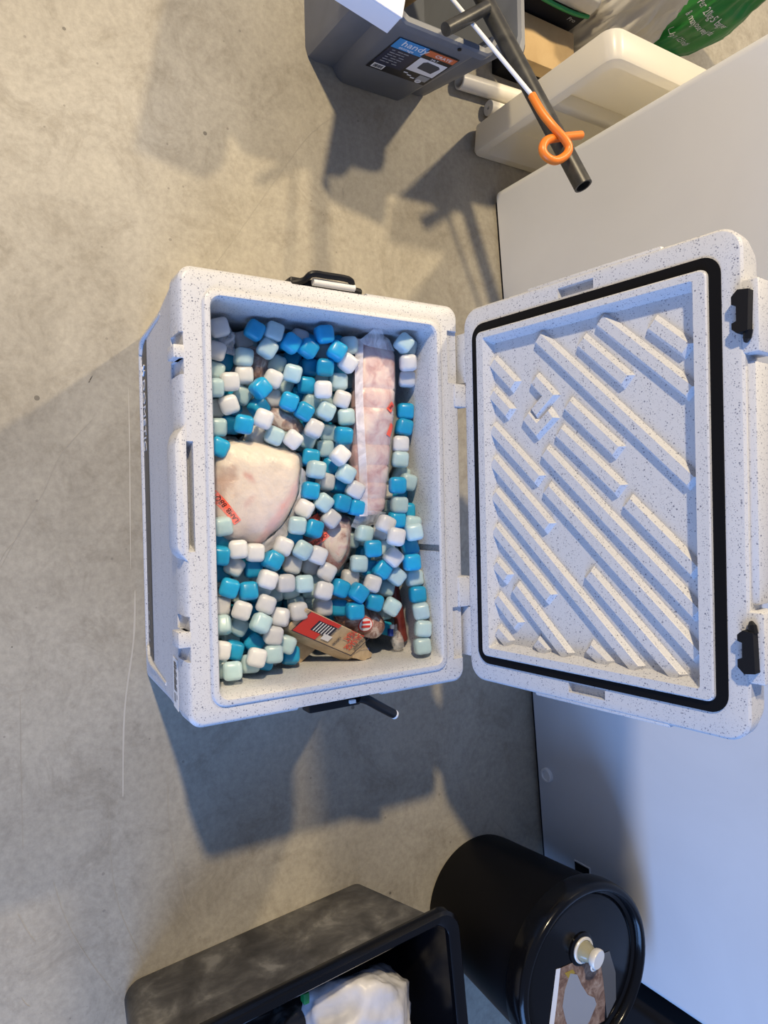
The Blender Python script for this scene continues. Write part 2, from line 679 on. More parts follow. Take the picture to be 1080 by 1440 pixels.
lab = flat('barcode_sticker', mxb, 0, .080, 0, .041, 'white', cool, .0006)
tag(lab, 'white barcode sticker')
bm = bmesh.new()
x = .006
while x < .050:
    w = random.choice((.0008, .0014, .0024))
    box(bm, (x, .010, .0006), (x + w, .026, .0010), mx=mxb)
    x += w + random.choice((.0009, .0014))
for k in range(5):
    box(bm, (.008 + k * .012, .031, .0006), (.015 + k * .012, .0335, .0010), mx=mxb)
for k in range(2):
    box(bm, (.056, .010 + k * .008, .0006), (.070, .0125 + k * .008, .0010), mx=mxb)
obj('barcode', bm, 'black_print', lab)

# carrying handles on both ends
br = boxo('handle_bracket', (-.016, .190, .325), (.0045, .316, .356), 'black', cool, .003)
bm = bmesh.new()
tube(bm, spline([(-.006, .196, .352), (-.010, .212, .362), (-.019, .222, .372), (-.020, .250, .373), (-.020, .290, .372), (-.014, .301, .364)], 4), [.0055] * 21, 10)
obj('handle_bar', bm, 'black', cool, True)
bm = bmesh.new()
tube(bm, [(-.0085, .226, .3655), (-.0085, .304, .3655)], .0062, 12)
tag(obj('grip_tube', bm, 'white', cool, True), 'white grip tube')
bm = bmesh.new()
tube(bm, [(-.006, .300, .360), (-.006, .320, .356)], .007, 10)
obj('handle_end', bm, 'black', cool, True)
boxo('handle_bracket', (.6858, .208, .322), (.708, .306, .352), 'black', cool, .003)
bm = bmesh.new()
tube(bm, spline([(.694, .300, .356), (.700, .316, .356), (.720, .348, .347), (.742, .384, .332)], 4), .0085, 12)
bar = obj('handle_bar', bm, 'black', cool, True)
bm = bmesh.new()
tube(bm, [(.7410, .3822, .3326), (.7450, .3890, .3302)], .0084, 12)
tag(obj('end_plug', bm, 'white', bar, True), 'white end plug')
bm = bmesh.new()
box(bm, (.696, .282, .352), (.702, .294, .358), .001)
tag(obj('handle_pin', bm, 'white', cool), 'small white handle pin')

# lid, opened 97 degrees, built in its own frame: x along the hinge, d up the lid, n out of the inner face
TH = math.radians(97)
LID = Matrix.Identity(4)
for i, (a, b, c) in enumerate(zip((1, 0, 0), (0, -math.cos(TH), math.sin(TH)), (0, -math.sin(TH), -math.cos(TH)))):
    LID[i][0], LID[i][1], LID[i][2] = a, b, c
LID[1][3], LID[2][3] = .523, .383
LID[2][2] = -math.cos(TH)
LID[1][2] = -math.sin(TH)
bm = bmesh.new()
rloft(bm, [
    (.030, .665, .025, .478, .03, -.066),
    (.018, .677, .012, .492, .035, -.064),
    (.012, .682, .005, .501, .036, -.056),
    (.008, .686, .001, .507, .034, -.030),
    (.008, .686, .000, .508, .032, -.004),
    (.011, .683, .003, .505, .030, -.0008),
    (.014, .680, .006, .502, .028, .000),
    (.0560, .6385, .0385, .4645, .012, .000),
    (.0570, .6375, .0390, .4640, .011, .0065),
    (.0590, .6355, .0405, .4620, .010, .0080),
    (.0690, .6225, .0555, .4450, .004, .0080),
    (.0780, .6135, .0640, .4340, .004, -.0130)], 6)
xform(bm, LID)
lid = obj('lid', bm, 'speckle', cool, True, 28)
tag(lid, 'raised lid with diagonal ribs and black gasket')
cut(lid, [cb((.0205, .2157, -.012), (.0365, .2830, .010), LID), cb((.655, .2215, -.012), (.671, .2895, .010), LID)])
lid.data.set_sharp_from_angle(angle=math.radians(28))
# raised lip pads along the far edge and side guards
bm = bmesh.new()
for x0, x1 in ((.082, .178), (.512, .606)):
    box(bm, (x0, .490, -.050), (x1, .527, -.0015), .004, 2, LID)
box(bm, (.185, .494, -.056), (.505, .518, -.012), .006, 2, LID)
obj('lid_lip', bm, 'speckle', lid, True, 40)
for x0, x1 in ((.0035, .02), (.675, .6905)):
    boxo('side_guard', (x0, .150, -.040), (x1, .395, -.002), 'speckle', lid, .004, 2, LID)
for x0, x1 in ((.048, .140), (.555, .646)):
    boxo('hinge_tab', (x0, -.030, -.016), (x1, .010, -.0008), 'speckle', lid, .002, 2, LID)
# black gasket: a flat ring round the plug
bm = bmesh.new()
o_ = rrect(.0405, .6525, .0245, .4805, .026, 8)
i_ = rrect(.0565, .6380, .0390, .4640, .013, 8)
loft(bm, [[(x, y, .0002) for x, y in o_], [(x, y, .0022) for x, y in o_], [(x, y, .0022) for x, y in i_], [(x, y, .0002) for x, y in i_]], False, False)
xform(bm, LID)
tag(obj('gasket', bm, 'gasket', lid), 'black rubber gasket')
RIBS = [[(0.1132, 0.0664), (0.1605, 0.114)], [(0.1688, 0.0632), (0.2062, 0.1014)], [(0.1582, 0.1594), (0.1883, 0.1884), (0.2128, 0.158)], [(0.2181, 0.1409), (0.242, 0.1633), (0.2193, 0.1935)], [(0.0901, 0.1702), (0.3398, 0.4309)], [(0.1125, 0.2546), (0.1845, 0.3312)], [(0.0868, 0.2903), (0.2154, 0.4312)], [(0.1107, 0.3762), (0.1559, 0.4273)], [(0.2083, 0.2264), (0.2889, 0.3139)], [(0.2505, 0.2085), (0.3469, 0.3161)], [(0.2812, 0.1783), (0.5227, 0.4352)], [(0.3425, 0.1808), (0.582, 0.4353)], [(0.3675, 0.3308), (0.4635, 0.4336)], [(0.4791, 0.2601), (0.6169, 0.4045)], [(0.3489, 0.0629), (0.6157, 0.3396)], [(0.2891, 0.0613), (0.405, 0.1814)], [(0.2308, 0.0621), (0.3253, 0.1626)], [(0.4111, 0.0622), (0.5229, 0.1814)], [(0.4735, 0.0621), (0.4959, 0.0884)], [(0.5127, 0.1076), (0.6148, 0.2136)], [(0.5338, 0.0638), (0.5772, 0.1107)], [(0.593, 0.0639), (0.6125, 0.0885)], [(0.6012, 0.1524), (0.6164, 0.1716)], [(0.5957, 0.2577), (0.6177, 0.2883)]]


def rib(bm, pts):
    """raised moulding along a polyline, mitred at its corner"""
    pts = [Vector((*p, 0)) for p in pts]
    rings = []
    for n_, w, k in ((-.0140, .0140, .006), (-.0130, .0132, .005), (-.0058, .0092, .001), (-.0042, .0076, -.0006)):
        left, right = [], []
        for i, p in enumerate(pts):
            ts = [(q - r).normalized() for r, q in zip(pts, pts[1:])]
            t0, t1 = ts[max(i - 1, 0)], ts[min(i, len(ts) - 1)]
            s0, s1 = Vector((-t0.y, t0.x, 0)), Vector((-t1.y, t1.x, 0))
            m_ = (s0 + s1) / (1 + s0.dot(s1))
            e = -t1 * k if i == 0 else t0 * k if i == len(pts) - 1 else Vector()
            left.append(p + m_ * w + e + Vector((0, 0, n_)))
            right.append(p - m_ * w + e + Vector((0, 0, n_)))
        rings.append(right + left[::-1])
    loft(bm, rings)


for r in RIBS:
    bm = bmesh.new()
    rib(bm, r)
    xform(bm, LID)
    obj('rib', bm, 'speckle', lid, True, 25)
# rubber latches
for x, fl in ((.125, 1), (.563, -1)):
    bm = bmesh.new()
    prof = [(-.028, .004), (-.020, -.004), (-.010, -.004), (-.008, .002), (.012, .002), (.014, -.004), (.022, -.004), (.028, .003), (.026, .016), (-.026, .018)]
    loft(bm, [[(x + p * fl, .5025 + q, n_) for p, q in prof] for n_ in (-.004, .010, .0125)])
    xform(bm, LID)
    la = obj('latch', bm, 'black_matt', lid)
    bm = bmesh.new()
    tube(bm, [LID @ Vector((x + .024 * fl, .516, .004)), LID @ Vector((x + .034 * fl, .514, .003)), LID @ Vector((x + .038 * fl, .511, .000))], [.006, .0055, .003], 8)
    tag(la, 'black rubber latch')
    obj('latch_pivot', bm, 'black', la, True)


# ------------------------------------------------------------------ ice cubes
ORD = ['', 'second-', 'third-', 'fourth-', 'fifth-', 'sixth-', 'seventh-', 'eighth-', 'ninth-', 'tenth-', 'eleventh-', 'twelfth-']
COLN = {'W': 'milky white', 'A': 'pale aqua', 'B': 'bright blue'}
MARKS = [
    ('the top left corner of the box', (.06, .06)),
    ('the top right corner of the box', (.06, .45)),
    ('the bottom left corner of the box', (.63, .06)),
    ('the bottom right corner of the box', (.62, .45)),
    ('the top end of the long rib bag', (.07, .33)),
    ('the left edge of the long rib bag', (.20, .30)),
    ('the right edge of the long rib bag', (.22, .45)),
    ('the bottom end of the long rib bag', (.39, .37)),
    ('the brown mince lump', (.209, .215)),
    ('the top of the big pale joint', (.24, .09)),
    ('the right side of the big pale joint', (.33, .26)),
    ('the bottom tip of the big pale joint', (.43, .16)),
    ('the sticker on the big pale joint', (.39, .06)),
    ('the bone-in chop bag', (.46, .27)),
    ('the slot in the back wall', (.44, .45)),
    ('the striped sausage packet', (.54, .22)),
    ('the red and white salami disc', (.55, .36)),
    ('the crumpled clear bag', (.09, .12)),
    ('the left wall below the big joint', (.50, .06)),
]
bm = bmesh.new()
bmesh.ops.create_cube(bm, size=.0306)
bmesh.ops.bevel(bm, geom=bm.edges[:], offset=.0080, segments=3, profile=.5, affect='EDGES')
for v in bm.verts:
    v.co *= 1 + .05 * (1 - max(abs(v.co.x), abs(v.co.y), abs(v.co.z)) / .0153) 
proto_me = {}
me0 = bpy.data.meshes.new('ice_cube')
bm.to_mesh(me0)
bm.free()
me0.shade_smooth()
CUBES = """W 0.0677 0.0873 0.3004 0.27 0.05 0.29
W 0.1019 0.0865 0.2838 0.22 0.33 -0.19
B 0.0677 0.1451 0.3074 0.14 0.17 -0.45
A 0.0675 0.1771 0.3120 0.09 0.10 -0.28
W 0.0742 0.1424 0.2570 0.12 0.02 0.35
A 0.1087 0.1334 0.2838 0.07 0.10 -0.09
A 0.0954 0.1676 0.3054 0.13 0.17 -0.54
B 0.1105 0.1129 0.2466 0.09 0.21 -0.32
W 0.1379 0.1362 0.2774 0.31 -0.01 0.00
A 0.1332 0.0887 0.2670 0.17 0.09 -0.25
W 0.1540 0.1042 0.2959 0.18 0.10 0.08
A 0.1663 0.0757 0.3016 0.24 0.22 0.06
A 0.1123 0.1981 0.2706 0.19 0.20 -0.33
W 0.1423 0.1834 0.2888 0.20 0.24 -0.35
B 0.1624 0.1550 0.3022 -0.05 -0.03 -0.80
A 0.1700 0.1362 0.2644 0.22 0.20 -0.44
W 0.1911 0.1031 0.2923 0.28 0.14 0.39
W 0.1945 0.0889 0.2592 0.19 0.08 0.02
W 0.1714 0.1922 0.2635 0.46 0.11 0.11
B 0.1906 0.1611 0.2766 -0.17 -0.04 -0.82
B 0.2208 0.1161 0.2553 0.16 0.12 -0.05
B 0.2240 0.1236 0.3040 0.27 0.26 -0.13
W 0.2141 0.1577 0.3065 0.40 0.12 -0.39
A 0.2280 0.0871 0.2797 0.26 0.09 0.02
A 0.2404 0.1821 0.2913 0.21 0.14 -0.39
W 0.2380 0.1609 0.2619 -0.19 0.06 -0.50
B 0.2618 0.0855 0.2894 0.21 0.14 -0.43
A 0.1986 0.1552 0.2385 0.30 -0.10 -0.20
A 0.1457 0.2200 0.2491 0.05 0.07 -0.47
B 0.0833 0.2089 0.3101 0.09 0.11 -0.57
W 0.0675 0.2347 0.2882 0.25 0.15 -0.23
B 0.0661 0.2637 0.3276 0.08 0.05 0.16
B 0.0677 0.3212 0.2777 0.37 0.44 -0.30
B 0.0900 0.2386 0.3149 -0.05 0.14 -0.54
B 0.0923 0.2888 0.3260 0.27 0.06 -0.54
A 0.0761 0.3226 0.3118 0.67 0.08 0.06
W 0.1096 0.3144 0.3181 0.16 0.26 -0.59
B 0.1133 0.2605 0.2701 0.17 0.08 0.01
B 0.1180 0.2757 0.3046 0.34 0.19 -0.03
A 0.1319 0.2164 0.2987 0.43 0.35 -0.16
A 0.0772 0.2972 0.2521 0.34 0.26 0.03
B 0.0677 0.2634 0.2678 0.28 0.28 -0.29
B 0.0940 0.2375 0.2514 0.38 0.07 -0.45
B 0.1095 0.3190 0.2703 0.03 0.07 -0.65
A 0.1397 0.3076 0.2943 0.24 0.01 -0.03
A 0.1299 0.2892 0.2601 0.18 -0.01 -0.20
B 0.1471 0.2502 0.2797 0.30 0.21 -0.04
W 0.1590 0.2664 0.3136 0.39 0.09 0.02
W 0.1713 0.3110 0.2998 0.44 0.24 -0.27
B 0.1816 0.2074 0.3003 0.30 0.18 -0.33
B 0.1603 0.2516 0.2474 0.02 -0.02 -0.02
B 0.1969 0.2363 0.2979 0.16 0.22 -0.51
A 0.1780 0.2602 0.2762 0.07 0.16 -0.29
A 0.1953 0.2748 0.3053 0.19 0.11 -0.42
A 0.2024 0.3198 0.2981 0.42 0.04 0.08
A 0.1698 0.2989 0.2618 0.35 0.18 -0.17
W 0.2263 0.2534 0.3007 0.27 0.05 -0.44
A 0.2296 0.2943 0.2753 0.38 0.20 -0.01
B 0.2371 0.3075 0.3085 0.17 0.21 -0.02
W 0.2456 0.2155 0.2951 0.24 0.35 -0.63
A 0.2430 0.2552 0.2682 0.42 0.28 -0.30
A 0.2583 0.2869 0.2752 0.28 0.08 0.02
A 0.2505 0.3216 0.2771 0.31 0.25 -0.22
W 0.2739 0.2941 0.3190 0.21 -0.02 -0.75
B 0.2752 0.2539 0.2839 0.33 0.13 -0.12
A 0.2986 0.2503 0.3119 0.08 0.04 -0.17
B 0.2900 0.2975 0.2743 0.54 0.27 -0.37
W 0.3187 0.2808 0.2854 0.00 -0.08 -0.24
A 0.3056 0.3076 0.3141 0.12 0.09 -0.50
B 0.3347 0.2430 0.3009 0.19 0.02 -0.17
B 0.3242 0.3119 0.2783 -0.00 -0.16 -0.26
W 0.3339 0.3269 0.3111 0.20 0.19 -0.44
A 0.3562 0.2676 0.3032 0.20 0.18 -0.64
B 0.3575 0.3020 0.3050 0.08 0.03 -0.30
W 0.3664 0.2325 0.2995 0.47 0.15 -0.52
B 0.3655 0.3321 0.3065 0.10 0.07 -0.17
W 0.3848 0.2798 0.3052 0.23 0.09 -0.69
A 0.3944 0.2142 0.3068 0.34 0.08 -0.12
B 0.4016 0.2456 0.3053 0.12 -0.09 -0.35
B 0.4139 0.2213 0.2755 0.21 0.01 -0.16
W 0.4288 0.1882 0.3044 0.18 0.10 -0.43
A 0.4372 0.2206 0.3130 0.34 0.05 -0.56
W 0.4631 0.2135 0.2841 0.23 0.05 -0.24
W 0.4475 0.2502 0.3107 0.26 0.07 -0.42
W 0.4779 0.2681 0.3086 0.38 0.09 -0.54
W 0.4666 0.2493 0.2783 0.02 0.18 -0.22
W 0.4918 0.1898 0.3061 0.06 -0.02 -0.01
A 0.4955 0.2240 0.3080 0.24 -0.11 -0.01
W 0.5095 0.2564 0.3175 0.27 -0.13 -0.34
A 0.4993 0.2658 0.2630 0.47 0.07 -0.44
A 0.4667 0.3299 0.3139 0.31 -0.00 -0.11
W 0.4940 0.3228 0.2923 0.22 0.07 -0.12
B 0.5075 0.2896 0.3145 0.07 0.02 -0.44
B 0.5161 0.3165 0.3332 0.05 0.10 -0.64
B 0.4787 0.3653 0.2905 0.31 0.01 -0.21
A 0.4140 0.3502 0.2992 0.09 0.04 -0.22
A 0.4236 0.3881 0.2700 0.38 0.02 -0.15
W 0.3972 0.3757 0.3346 0.18 0.10 -0.44
W 0.4110 0.3850 0.3002 0.38 0.05 -0.51
W 0.4194 0.3778 0.3656 0.38 -0.03 -0.27
A 0.4132 0.4242 0.3538 0.41 -0.14 0.10
B 0.4405 0.3527 0.3263 0.34 -0.07 0.01
A 0.4437 0.3915 0.3044 0.07 -0.13 -0.20
B 0.4433 0.4390 0.3167 0.34 -0.35 0.15
W 0.4581 0.3898 0.3350 0.19 0.13 -0.74
B 0.4687 0.4259 0.3412 0.27 -0.07 0.04
B 0.4805 0.3732 0.3220 0.22 0.03 -0.64
A 0.4945 0.4051 0.3204 0.26 0.16 -0.68
A 0.5008 0.4456 0.3186 0.18 -0.15 0.06
W 0.5039 0.3530 0.3202 0.39 0.02 -0.37
A 0.5184 0.4004 0.2908 0.49 -0.11 -0.30
B 0.5304 0.4451 0.3288 0.31 -0.09 -0.00
B 0.5386 0.3588 0.3169 0.38 0.06 -0.32
A 0.5491 0.3930 0.3214 0.37 0.25 -0.51
A 0.5596 0.4443 0.3403 0.49 0.01 0.19
A 0.5921 0.4443 0.3454 0.39 -0.12 -0.18
A 0.6237 0.4425 0.3450 0.35 -0.18 0.00
B 0.5456 0.2993 0.2912 0.45 -0.09 -0.11
B 0.5487 0.3134 0.3255 0.23 -0.01 0.02
W 0.5414 0.2658 0.2944 0.11 -0.05 -0.01
A 0.5345 0.2573 0.2560 0.43 -0.07 -0.20
A 0.5353 0.2245 0.2714 0.43 -0.12 0.02
W 0.5418 0.2123 0.3061 0.09 -0.07 0.08
W 0.5481 0.1780 0.3099 0.53 -0.17 -0.29
A 0.3914 0.0843 0.2992 0.06 0.12 0.16
B 0.4140 0.0894 0.2699 0.11 0.04 0.02
B 0.4388 0.0788 0.3023 0.28 0.15 -0.10
W 0.4298 0.1072 0.3086 0.34 -0.02 0.03
W 0.4372 0.1387 0.3006 0.16 0.02 -0.05
W 0.4603 0.1093 0.2822 0.31 0.01 -0.58
B 0.4661 0.1430 0.2812 0.18 -0.06 -0.00
B 0.4521 0.1666 0.3094 0.06 -0.13 -0.58
A 0.4833 0.1329 0.2514 0.33 -0.06 -0.18
W 0.4825 0.1543 0.3146 0.10 0.02 -0.36
B 0.4930 0.0930 0.3013 0.28 0.12 -0.34
B 0.5004 0.1240 0.3048 0.14 -0.24 -0.03
B 0.4723 0.0958 0.2500 0.16 -0.03 -0.17
A 0.5024 0.1545 0.2842 0.15 0.33 -0.52
A 0.5133 0.1851 0.2651 0.20 -0.22 0.04
A 0.5079 0.2118 0.2736 0.15 -0.13 0.19
W 0.5229 0.0824 0.2862 0.17 -0.01 -0.07
W 0.5307 0.1108 0.3084 0.31 0.01 -0.37
W 0.5237 0.1514 0.3128 0.31 0.05 -0.42
A 0.5531 0.0807 0.2961 0.46 -0.39 -0.13
A 0.5612 0.1141 0.2795 0.21 -0.02 -0.59
A 0.5529 0.1385 0.3205 0.08 -0.16 -0.52
W 0.5759 0.1623 0.3150 0.21 0.07 -0.19
B 0.5815 0.1436 0.2525 0.09 -0.01 -0.35
A 0.5828 0.1103 0.2521 0.35 -0.31 -0.08
W 0.5907 0.0719 0.3123 0.10 -0.07 -0.22
B 0.5971 0.1011 0.2913 0.14 0.07 -0.30
B 0.5909 0.1409 0.2826 0.19 0.11 -0.70
W 0.6071 0.1271 0.3270 0.28 -0.09 -0.34
A 0.6075 0.1616 0.3157 0.30 -0.16 -0.06
A 0.5981 0.1940 0.2962 0.37 0.03 -0.42
A 0.6239 0.0870 0.3240 0.29 -0.20 -0.04
A 0.6224 0.1252 0.2976 -0.09 -0.24 -0.11
A 0.6245 0.0730 0.2921 0.01 -0.05 -0.12
B 0.6223 0.2093 0.2763 0.26 -0.40 -0.23
B 0.6229 0.1563 0.2865 0.22 -0.01 -0.26
A 0.0683 0.4204 0.3396 0.23 0.15 -0.65
A 0.0677 0.4443 0.3152 0.17 0.23 -0.19
W 0.1013 0.4332 0.3322 0.39 0.13 0.12
W 0.1270 0.4443 0.3109 0.45 0.09 -0.02
B 0.1864 0.4439 0.3035 0.40 0.13 0.02
B 0.2171 0.4390 0.3049 0.25 0.06 -0.22
W 0.2493 0.4295 0.3059 0.34 -0.00 -0.05
A 0.2780 0.4271 0.3073 0.37 0.07 -0.08
A 0.3057 0.4443 0.2824 0.29 0.02 -0.42
B 0.3270 0.4067 0.3285 0.33 0.02 -0.03
A 0.3205 0.4411 0.3110 0.26 0.09 -0.28
A 0.3627 0.4134 0.3215 0.25 0.03 -0.06
B 0.3744 0.4443 0.3006 0.48 0.05 0.03
B 0.3903 0.4113 0.3160 0.22 0.06 0.02
B 0.3423 0.4443 0.2740 0.44 0.05 -0.07
A 0.3989 0.4376 0.3274 0.29 0.04 -0.15
A 0.1235 0.3498 0.2473 0.14 0.05 -0.15
A 0.2240 0.2109 0.2637 0.26 0.22 -0.37
B 0.1347 0.2626 0.2218 0.16 0.33 -0.44
B 0.0682 0.2114 0.2560 0.22 0.15 -0.12
B 0.2734 0.3169 0.2491 0.27 0.09 -0.12
A 0.0668 0.0943 0.2494 -0.09 0.18 0.09
A 0.4257 0.3419 0.2661 0.40 0.07 -0.14
A 0.4198 0.4443 0.2852 0.53 0.03 0.11"""
cubes = []
protos = {}
for line in CUBES.split('\n'):
    p = line.split()
    c, f = p[0], [float(q) for q in p[1:]]
    if c not in protos:
        me = me0.copy()
        me.materials.append(M['ice_' + c])
        o = bpy.data.objects.new('ice_cube', me)
        protos[c] = o
    else:
        o = protos[c].copy()
    COL.objects.link(o)
    o.location = f[:3]
    o.rotation_euler = f[3:]
    cubes.append((c, Vector(f[:3]), o))
near = {}
for c, p, o in cubes:
    k = min(range(len(MARKS)), key=lambda i: (p.xy - Vector(MARKS[i][1])).length)
    near.setdefault((k, c), []).append(((p.xy - Vector(MARKS[k][1])).length, o))
for (k, c), lst in near.items():
    for i, (d, o) in enumerate(sorted(lst, key=lambda q: q[0])):
        tag(o, '%s ice cube %snearest to %s' % (COLN[c], ORD[i], MARKS[k][0]), 'ice cube', '%s plastic ice cubes in the cool box' % COLN[c])


def S(x, y):
    return .287 + .03 * (x - .05) / .6 + .05 * (y - .25)


# the lower layers that carry the visible ones
bm = bmesh.new()
unit = bmesh.new()
bmesh.ops.create_cube(unit, size=.0262)
bmesh.ops.bevel(unit, geom=unit.edges[:], offset=.005, segments=1, affect='EDGES')
um = bpy.data.meshes.new('u')
unit.to_mesh(um)
unit.free()
uv = [v.co.copy() for v in um.vertices]
uf = [tuple(p.vertices) for p in um.polygons]
verts, faces, mi = [], [], []
x = .070
while x < .622:
    y = .072
    while y < .437:
        top = S(x, y) - .044
        if x > .53 and .17 < y:
            top = .205
        if x > .56 and y > .40:
            top = .262
        for (qx, qy, hh) in ((.34, .155, .222), (.22, .37, .225), (.425, .29, .23)):
            if abs(x - qx) < (.10 if qy < .2 else .19 if qy > .33 else .06) and abs(y - qy) < .05:
                top = min(top, hh)
        z = .0645
        while z < top:
            mx = Matrix.Translation((x + random.uniform(-.001, .001), y + random.uniform(-.001, .001), z)) @ Euler((random.uniform(-.1, .1), random.uniform(-.1, .1), random.uniform(-.3, .3))).to_matrix().to_4x4()
            b0 = len(verts)
            verts += [mx @ v for v in uv]
            faces += [tuple(b0 + i for i in f) for f in uf]
            mi += [random.choice((0, 1, 1, 2))] * len(uf)
            z += .0288
        y += .0296
    x += .0296
me = bpy.data.meshes.new('ice_cube_layers')
me.from_pydata(verts, [], faces)
pile = finish('ice_cube_layers', me, ['ice_W', 'ice_A', 'ice_B'])
me.polygons.foreach_set('material_index', mi)
tag(pile, 'mixed ice cubes glimpsed in the gaps under the top layer', 'ice cubes', kind='stuff')


# ------------------------------------------------------------------ meat and packets among the ice
def dome(outline, zc, h, amp=.003, nscale=22, grow=1.0, seed=1, rings=9, lo=-62, power=.55, sub=2):
    pts = [Vector((x, y, 0)) for x, y in outline]
    n = len(pts)
    fine = []
    for i in range(n):
        p0, p1, p2, p3 = pts[i - 1], pts[i], pts[(i + 1) % n], pts[(i + 2) % n]
        for j in range(sub + 1):
            t = j / (sub + 1)
            fine.append(.5 * ((2 * p1) + (p2 - p0) * t + (2 * p0 - 5 * p1 + 4 * p2 - p3) * t * t + (3 * p1 - p0 - 3 * p2 + p3) * t ** 3))
    c = sum(fine, Vector()) / len(fine)
    bm = bmesh.new()
    rr = []
    for k in range(rings + 1):
        t = math.radians(lo + (88 - lo) * k / rings)
        s = abs(math.cos(t)) ** power * grow
        rr.append([c + (p - c) * s + Vector((0, 0, zc + h * grow * math.sin(t))) for p in fine])
    loft(bm, rr)
    rough_up(bm, amp, nscale, seed)
    return bm


def surf(o):
    bm = bmesh.new()
    bm.from_mesh(o.data)
    bm.transform(Matrix.Translation(o.location) if o.parent is None else Matrix.Identity(4))
    t = BVHTree.FromBMesh(bm)
    bm.free()
    return t


def draper(tree, lift):
    def f(me):
        for v in me.vertices:
            h = tree.ray_cast(Vector((v.co.x, v.co.y, 1.0)), Vector((0, 0, -1)))
            q = h[0] if h[0] is not None else tree.find_nearest(Vector((v.co.x, v.co.y, .28)))[0]
            v.co.z = q.z + lift
    return f


def sticker(tree, a, b, w, parent, words='', size=.008, lift=.0012, name='sticker', pieces=None):
    """a strip from a to b laid on the surface below; words run from b back to a"""
    a, b = Vector((*a, 0)), Vector((*b, 0))
    t = (b - a).normalized()
    s = Vector((-t.y, t.x, 0))
    L = (b - a).length
    bm = bmesh.new()
    cols = 10
    grid = [[bm.verts.new(a + t * L * i / cols + s * w * (j / 3 - .5)) for j in range(4)] for i in range(cols + 1)]
    for i in range(cols):
        for j in range(3):
            bm.faces.new((grid[i][j], grid[i + 1][j], grid[i + 1][j + 1], grid[i][j + 1]))
    me = bpy.data.meshes.new(name)
    bm.to_mesh(me)
    bm.free()
    draper(tree, lift)(me)
    st = finish(name, me, 'sticker', parent)
    tag(st, 'fluorescent orange sticker')
    for wd, at in (pieces or ([(words, .5)] if words else [])):
        mx = frame(b - t * L * at, -t, -s) @ Matrix.Translation((0, -size * .36, 0))
        text('lettering', wd, size, mx, 'black_print', st, 'CENTER', 0.0, 1.0, draper(tree, lift + .0008))
    return st


JOINT = [(.293, .078), (.275, .085), (.254, .095), (.249, .127), (.252, .161), (.258, .197), (.27, .229), (.288, .236), (.316, .234), (.347, .224), (.377, .21), (.401, .191), (.416, .17), (.426, .154), (.422, .123), (.417, .095), (.391, .081), (.345, .074)]
joint = thing('meat_joint', (.34, .155, .25), 'big pale fatty meat joint in clear film against the left wall', 'meat')
jo = obj('joint', dome(JOINT, .278, .034, .0035, 24, .985, 1, 26, sub=6), 'joint', joint, True, 180)


def paint(o, f):
    ca = o.data.color_attributes.new('meat', 'FLOAT_COLOR', 'POINT')
    for v, c in zip(o.data.vertices, ca.data):
        c.color = (*f(v.co), 1)


def seg_d(p, a, b):
    a, b = Vector(a), Vector(b)
    t = max(0, min(1, (p - a).dot(b - a) / (b - a).length_squared))
    return (p - a - (b - a) * t).length


def joint_colour(co):
    p = co.xy
    u = max(0, min(1, (p.x - .25) / .17))
    c = Vector((.74, .63, .50)).lerp(Vector((.60, .51, .50)), u)
    n1 = noise.noise(co * 45) * .5 + noise.noise(co * 120) * .5
    c *= 1 + .16 * n1
    for (x, y, r, col, k) in ((.322, .086, .026, (.40, .24, .19), .8), (.300, .100, .012, (.36, .22, .17), .7), (.312, .128, .008, (.52, .20, .16), .8), (.352, .126, .007, (.50, .22, .19), .8), (.29, .18, .012, (.50, .42, .33), .5), (.405, .115, .03, (.52, .44, .45), .6), (.385, .19, .03, (.66, .50, .48), .5)):
        d = (p - Vector((x, y))).length / r + noise.noise(co * 90) * .55
        c = c.lerp(Vector(col), k * max(0, min(1, 1.3 - d)))
    d = seg_d(p, (.305, .232), (.425, .148)) / .009 + noise.noise(co * 60) * .4
    c = c.lerp(Vector((.70, .36, .33)), .75 * max(0, min(1, 1.4 - d)))
    return c


paint(jo, joint_colour)
jt = surf(jo)
obj('film', dome(JOINT, .278, .0355, .003, 30, 1.02, 3), 'film', joint, True, 180)
bm = bmesh.new()
prev = None
for i, (x, y) in enumerate(((.300, .236), (.345, .231), (.385, .213), (.415, .186), (.432, .160), (.436, .140))):
    a = bm.verts.new((x - .006, y - .006, .297 - i * .003))
    b = bm.verts.new((x + .006 + .003 * (i % 2), y + .008 + .002 * (i % 2), .291 - i * .003 + .003 * (i % 2)))
    if prev:
        bm.faces.new((prev[0], prev[1], b, a))
    prev = (a, b)
tag(obj('film_edge', bm, 'film_seam', joint, True), 'gathered film edge')
sticker(jt, (.336, .072), (.386, .108), .013, joint, pieces=[('LAMB', .24), ('BBQ', .70)], size=.0105)

# long rack of ribs in a vacuum bag
rack = thing('rib_rack', (.22, .37, .26), 'long pink rack of ribs in a clear vacuum bag', 'meat')
AX = [(.058, .384, .050, .024), (.066, .383, .062, .034), (.085, .382, .076, .042), (.14, .380, .080, .046), (.20, .374, .080, .047), (.27, .367, .076, .046), (.33, .364, .068, .042), (.368, .361, .062, .036), (.380, .360, .046, .024)]
CUTS = (.150, .186, .252, .290, .322, .350)


